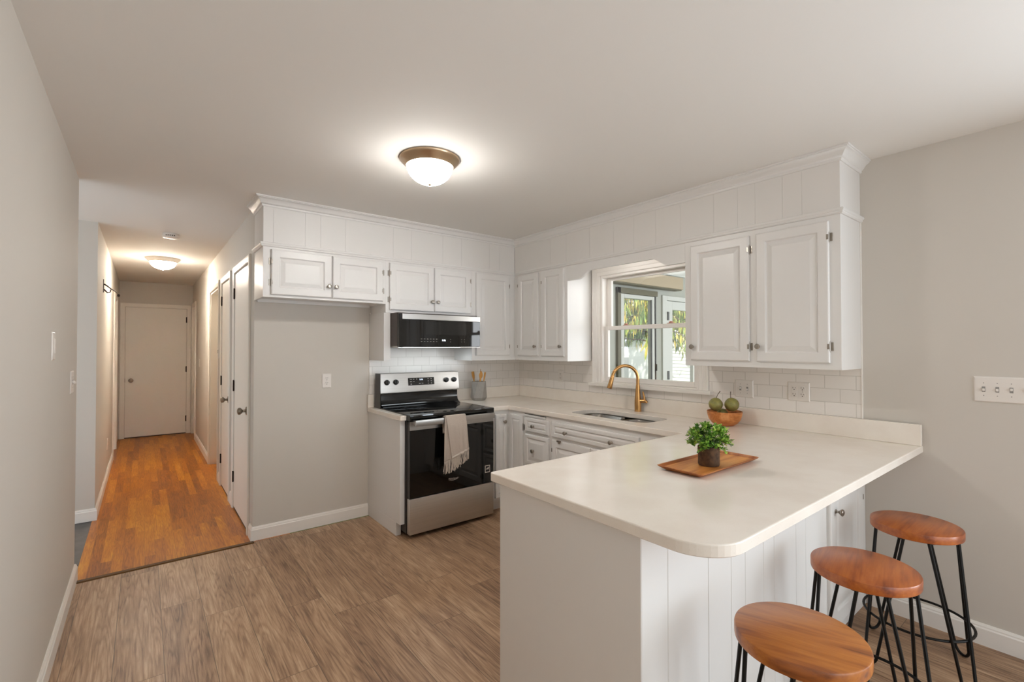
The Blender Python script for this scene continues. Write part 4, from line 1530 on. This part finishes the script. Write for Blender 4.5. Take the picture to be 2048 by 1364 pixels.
# two closet doors on the right
for nm, y0, y1 in (('door_2', 0.19, 0.9), ('door_3', 1.2, 1.76)):
    d = sempty(nm, (XS, y1, 0), RZ_R)
    wd = y1 - y0
    B().box(0.004, wd - 0.004, -0.005, -0.0006, 0.018, 2.075, bev=0.001).out('door_leaf', 'hall_trim', d)
    B().box(0.004, wd - 0.004, -0.004, -0.0008, 0.002, 0.017).out('gap_shade', 'slot', d)  # shade below the closet leaf, put in as a dark strip
    casing(d, 0.0, wd, 2.08)
    door_hinges(d, -0.002, (1.905, 1.086, 0.28))
    door_knob(d, wd - 0.065, 0.93)
# recessed doorways
for nm, y0, y1, xw, rz, kx in (('door_4', 2.05, 2.88, XS, RZ_R, 0.76), ('door_5', 4.94, 5.52, XS, RZ_R, None), ('door_6', 3.95, 4.70, XL + 0.015, RZ_L, None)):
    d = sempty(nm, (xw, y1 if rz == RZ_R else y0, 0), rz)
    wd = y1 - y0
    j = B()
    j.box(0.0005, 0.018, 0.0, 0.13, 0.001, 2.088).box(wd - 0.018, wd - 0.0005, 0.0, 0.13, 0.001, 2.088).box(0.018, wd - 0.018, 0.0, 0.13, 2.072, 2.089)
    j.out('jamb', 'hall_trim', d)
    B().box(0.02, wd - 0.02, 0.085, 0.12, 0.012, 2.07, bev=0.001).out('door_leaf', 'hall_trim', d)
    casing(d, 0.0, wd, 2.09)
    if kx:
        door_knob(d, kx, 0.95, 0.085)

# ------------------------------------------------------------------ kitchen window (structure), local frame: front -y, x to the right
w1 = sempty('window_1', (0, WY1, 0), RZ_R)
WW = WY1 - WY0
b = B()
cw = 0.078
prof = [(0.0, -0.0005), (0.0, -0.012), (0.006, -0.015), (0.03, -0.016), (0.036, -0.02), (0.05, -0.022), (cw - 0.012, -0.024), (cw - 0.006, -0.028), (cw, -0.026), (cw, -0.0005)]
def wring(o):
    return [(-o, WZ0 + 0.0005), (-o, WZ1 + o), (WW + o, WZ1 + o), (WW + o, WZ0 + 0.0005)]
b.loft([[(wring(o)[k][0], y, wring(o)[k][1]) for o, y in prof] for k in range(4)])
b.out('casing', 'trim', w1)
b = B()
b.box(-cw - 0.015, WW + cw + 0.04, -0.062, 0.0, WZ0 - 0.026, WZ0, bev=0.004, seg=2)
b.out('stool_sill', 'trim', w1)
b = B()
b.box(0.0003, 0.022, 0.0, 0.1, WZ0 + 0.0003, WZ1 - 0.0003).box(WW - 0.022, WW - 0.0003, 0.0, 0.1, WZ0 + 0.0003, WZ1 - 0.0003)
b.box(0.022, WW - 0.022, 0.0, 0.1, WZ1 - 0.02, WZ1 - 0.0003).box(0.022, WW - 0.022, 0.0, 0.1, WZ0 + 0.0003, WZ0 + 0.01)
b.out('jamb', 'vinylframe', w1)
ZM = 1.592
# lower sash
b = B()
y0, y1 = 0.03, 0.058
b.box(0.0225, 0.058, y0, y1, WZ0 + 0.011, ZM + 0.018, bev=0.003).box(WW - 0.058, WW - 0.0225, y0, y1, WZ0 + 0.011, ZM + 0.018, bev=0.003)
b.box(0.058, WW - 0.058, y0, y1, WZ0 + 0.011, 1.166, bev=0.003).box(0.058, WW - 0.058, y0 - 0.004, y1, ZM - 0.016, ZM + 0.018, bev=0.003)
ls = b.out('lower_sash', 'vinylframe', w1)
B().box(0.0585, WW - 0.0585, 0.043, 0.046, 1.1665, ZM - 0.0165).out('glass', 'glass', ls)
b = B()
y0, y1 = 0.0625, 0.09
b.box(0.0225, 0.07, y0, y1, ZM - 0.014, WZ1 - 0.0205, bev=0.003).box(WW - 0.07, WW - 0.0225, y0, y1, ZM - 0.014, WZ1 - 0.0205, bev=0.003)
b.box(0.07, WW - 0.07, y0, y1, ZM - 0.014, ZM + 0.016, bev=0.003).box(0.07, WW - 0.07, y0, y1, 2.012, WZ1 - 0.0205, bev=0.003)
us = b.out('upper_sash', 'vinylframe', w1)
B().box(0.0705, WW - 0.0705, 0.075, 0.078, ZM + 0.0165, 2.0115).out('glass', 'glass', us)
for lx_ in (0.245, 0.675):
    b = B()
    b.box(lx_ - 0.03, lx_ + 0.03, 0.036, 0.056, ZM + 0.0185, ZM + 0.024, bev=0.002)
    b.lathe([(0.016, 0.0), (0.016, 0.006), (0.012, 0.012), (0.001, 0.013)], (lx_, 0.046, ZM + 0.0242), 'z', 16)
    b.out('sash_lock', 'lock', ls, smooth=True)

# ------------------------------------------------------------------ porch seen through the window (structure)
YQ = -0.72
struct(B().box(0.1, 4.0, -5.5, YQ + 0.1, -0.1, -0.02).out('floor_porch', 'concrete'))
struct(B().box(0.101, 4.0, -9.2, YQ + 0.1, 2.42, 2.5).out('ceiling_porch', 'porch_ceiling'))  # lengthened out of view, well past the porch floor, to block sun
struct(B().box(-5.6, 0.1, -9.2, YBACK - 0.101, 2.471, 2.55).out('sun_block_slab', 'porch_ceiling'))  # unseen slab added to keep sun out of the rear opening
b = B()
b.box(0.101, 0.72, YQ, YQ + 0.1, -0.02, 2.419).box(1.42, 1.53, YQ, YQ + 0.1, -0.02, 2.419).box(2.42, 4.0, YQ, YQ + 0.1, -0.02, 2.419)
b.box(0.72, 1.42, YQ, YQ + 0.1, -0.02, 0.82).box(0.72, 1.42, YQ, YQ + 0.1, 2.06, 2.419).box(1.53, 2.42, YQ, YQ + 0.1, 2.03, 2.419)
struct(b.out('wall_porch_end', 'porch_wall'))
struct(B().box(0.101, 4.0, YQ - 0.035, YQ - 0.0005, 2.27, 2.418, bev=0.012, seg=2).out('trim_7', 'porch_trim'))
for yy in (-2.9, -5.2):
    pass
b = B()
b.box(3.9, 4.0, -5.4, YQ - 0.04, -0.019, 0.6)
struct(b.out('wall_porch_side', 'porch_wall'))
# shade box over the porch window
t = thing('shade_box', 'cream roller shade box above the porch window outside', 'shade box', (0.45, YQ - 0.036, 2.09))
B().box(0.0, 1.27, -0.13, -0.0005, 0.0, 0.135, bev=0.004).out('cassette', 'porch_box', t)
B().box(0.01, 1.26, -0.115, -0.02, -0.012, -0.0005).out('shade_roll', 'porch_olive', t)
# porch window
w2 = sempty('window_2', (0.72, YQ, 0))
b = B()
b.box(0.0, 0.05, -0.03, 0.09, 0.821, 2.059).box(0.0, 0.7, -0.03, 0.09, 2.0, 2.0595)
b.out('olive_side_frame', 'porch_olive', w2)
b = B()
b.box(0.055, 0.125, -0.012, 0.05, 0.83, 1.998, bev=0.003).box(0.62, 0.665, -0.012, 0.05, 0.83, 1.998, bev=0.003)
b.box(0.125, 0.62, -0.012, 0.05, 1.955, 1.998, bev=0.003).box(0.125, 0.62, -0.012, 0.05, 0.83, 0.88, bev=0.003)
sf = b.out('sliding_sash', 'porch_trim', w2)
B().box(0.1255, 0.6195, 0.018, 0.022, 0.8805, 1.9545).out('glass', 'glass', sf)
b = B()
b.box(0.588, 0.603, -0.02, -0.0125, 0.83, 1.96).box(0.668, 0.683, -0.02, 0.05, 0.83, 1.998)
b.out('screen_track', 'porch_dark', w2)
B().box(0.672, 0.679, -0.034, -0.0205, 1.16, 1.235).out('latch', 'porch_dark', sf)
# porch door
d7 = sempty('door_7', (1.53, YQ, 0))
b = B()
b.box(0.0, 0.09, -0.02, 0.09, -0.018, 2.028, bev=0.003).box(0.8, 0.889, -0.02, 0.09, -0.018, 2.028, bev=0.003).box(0.09, 0.8, -0.02, 0.09, 1.975, 2.028, bev=0.003)
b.out('door_frame', 'porch_trim', d7)
b = B()
b.box(0.095, 0.225, 0.0, 0.045, 0.0, 1.97, bev=0.002).box(0.665, 0.795, 0.0, 0.045, 0.0, 1.97, bev=0.002).box(0.225, 0.665, 0.0, 0.045, 1.87, 1.97, bev=0.002).box(0.225, 0.665, 0.0, 0.045, 0.0, 0.25, bev=0.002)
lf_ = b.out('door_leaf', 'porch_trim', d7)
B().box(0.2255, 0.6645, 0.02, 0.024, 0.2505, 1.8695).out('glass', 'glass', lf_)
for z in (1.79, 1.1, 0.25):
    b = B()
    b.box(0.085, 0.115, -0.03, -0.0205, z - 0.05, z + 0.05)
    b.out('hinge', 'porch_dark', lf_)

# ------------------------------------------------------------------ outdoors
struct(B().box(-3, 40, YQ + 0.1, 60, -0.35, -0.25).out('ground', 'grass'))
t = thing('garden_shed', 'white clapboard shed with a pale roof beyond the porch', 'shed', (7.6, 4.2, -0.25))
b = B()
def clap(bs, x0, x1, y, z0, z1, face=-1, step=0.1):
    z = z0
    while z < z1 - 1e-4:
        zz = min(z + step, z1)
        bs.loft([[(x0, y, z), (x0, y + 0.018 * face, z), (x0, y + 0.004 * face, zz), (x0, y, zz)], [(x1, y, z), (x1, y + 0.018 * face, z), (x1, y + 0.004 * face, zz), (x1, y, zz)]])
        z = zz
b.box(1.57, 5.0, 0.03, 1.5, 0, 1.78)
clap(b, 1.55, 5.0, 0.029, 0.0, 1.78)
b.prism([(0.03, 1.78), (1.5, 1.78), (0.765, 2.15)], 'x', 1.57, 5.0)
sdg = B()
clap(sdg, -1.5, -0.03, 0.0, 0.0, 1.78)
sdg.xform(Matrix.Translation((1.569, 0, 0)) @ Matrix.Rotation(RZ_R, 4, 'Z') @ Matrix.Scale(-1, 4, (1, 0, 0)))
sdg.out('siding', 'shed', t)
b.out('wall', 'shed', t)
b = B()
b.loft([[(x_, -0.2, 1.70), (x_, 0.765, 2.18), (x_, 1.73, 1.70), (x_, 1.73, 1.76), (x_, 0.765, 2.25), (x_, -0.2, 1.76)] for x_ in (1.42, 5.2)])
b.out('roof', 'roof', t)
for k in range(1):
    B().box(2.45, 2.52, -0.005, 0.012, 0.0, 1.9).out('corner_board', 'shed', t)
t = thing('garden_fence', 'white board fence low behind the weeping evergreen outside the window', 'fence', (8.2, 6.35, -0.25))
b = B()
for k in range(26):
    b.box(0.2 + k * 0.2, 0.2 + k * 0.2 + 0.19, 0.0, 0.03, 0.02, 1.62, bev=0.004)
b.out('boards', 'shed', t)
b = B()
b.box(0.15, 5.4, 0.031, 0.08, 0.3, 0.4).box(0.15, 5.4, 0.031, 0.08, 1.4, 1.5)
b.out('rails', 'shed', t)
def conifer(label, x, y, h, rad, seed, zlow):
    rnd = random.Random(seed)
    t = thing('weeping_tree', label, 'tree', (x, y, -0.25))
    b_ = B()
    b_.tube([(0, 0, 0), (0.03, 0.02, h * 0.4), (-0.02, 0.0, h * 0.95)], [0.09, 0.06, 0.02], 10)
    tips = []
    for k in range(170):
        z = zlow + (h - zlow) * (k / 170) ** 0.95
        a = k * 2.4 + rnd.uniform(-0.4, 0.4)
        R_ = rad * (1 - 0.6 * (z - zlow) / (h - zlow)) * rnd.uniform(0.7, 1.1)
        pts_ = []
        for q in range(6):
            f = q / 5
            pts_.append(Vector((math.cos(a) * R_ * f, math.sin(a) * R_ * f, z + 0.25 * math.sin(f * 2.2) - 0.55 * f * f)))
        b_.tube(pts_, [0.018, 0.015, 0.012, 0.009, 0.006, 0.004], 4)
        tips.append(pts_)
    b_.out('trunk', 'trunk', t, smooth=True)
    fo = B()
    for pts_ in tips:
        for q in range(60):
            f = rnd.uniform(0.12, 1.0) * 5
            i = min(int(f), 4)
            p = pts_[i].lerp(pts_[i + 1], f - i) + Vector((rnd.gauss(0, 0.06), rnd.gauss(0, 0.06), 0))
            L = rnd.uniform(0.12, 0.34)
            a = rnd.uniform(0, PI)
            s_ = Vector((math.cos(a), math.sin(a), 0)) * rnd.uniform(0.012, 0.028)
            sway = Vector((rnd.gauss(0, 0.05), rnd.gauss(0, 0.05), 0))
            v = [fo.bm.verts.new(c) for c in (p - s_ * 0.4, p + s_ * 0.4, p + sway * 0.5 + s_ + Vector((0, 0, -L * 0.55)), p + sway + Vector((0, 0, -L)), p + sway * 0.5 - s_ + Vector((0, 0, -L * 0.55)))]
            fo.bm.faces.new(v)
    fo.out('foliage', 'foliage', t, kind='stuff')
conifer('tall weeping evergreen beyond the porch window', 6.78, 3.0, 6.0, 1.9, 5, 1.75)
conifer('smaller weeping evergreen beyond the porch door glass', 15.6, 8.0, 7.0, 1.9, 9, 2.1)
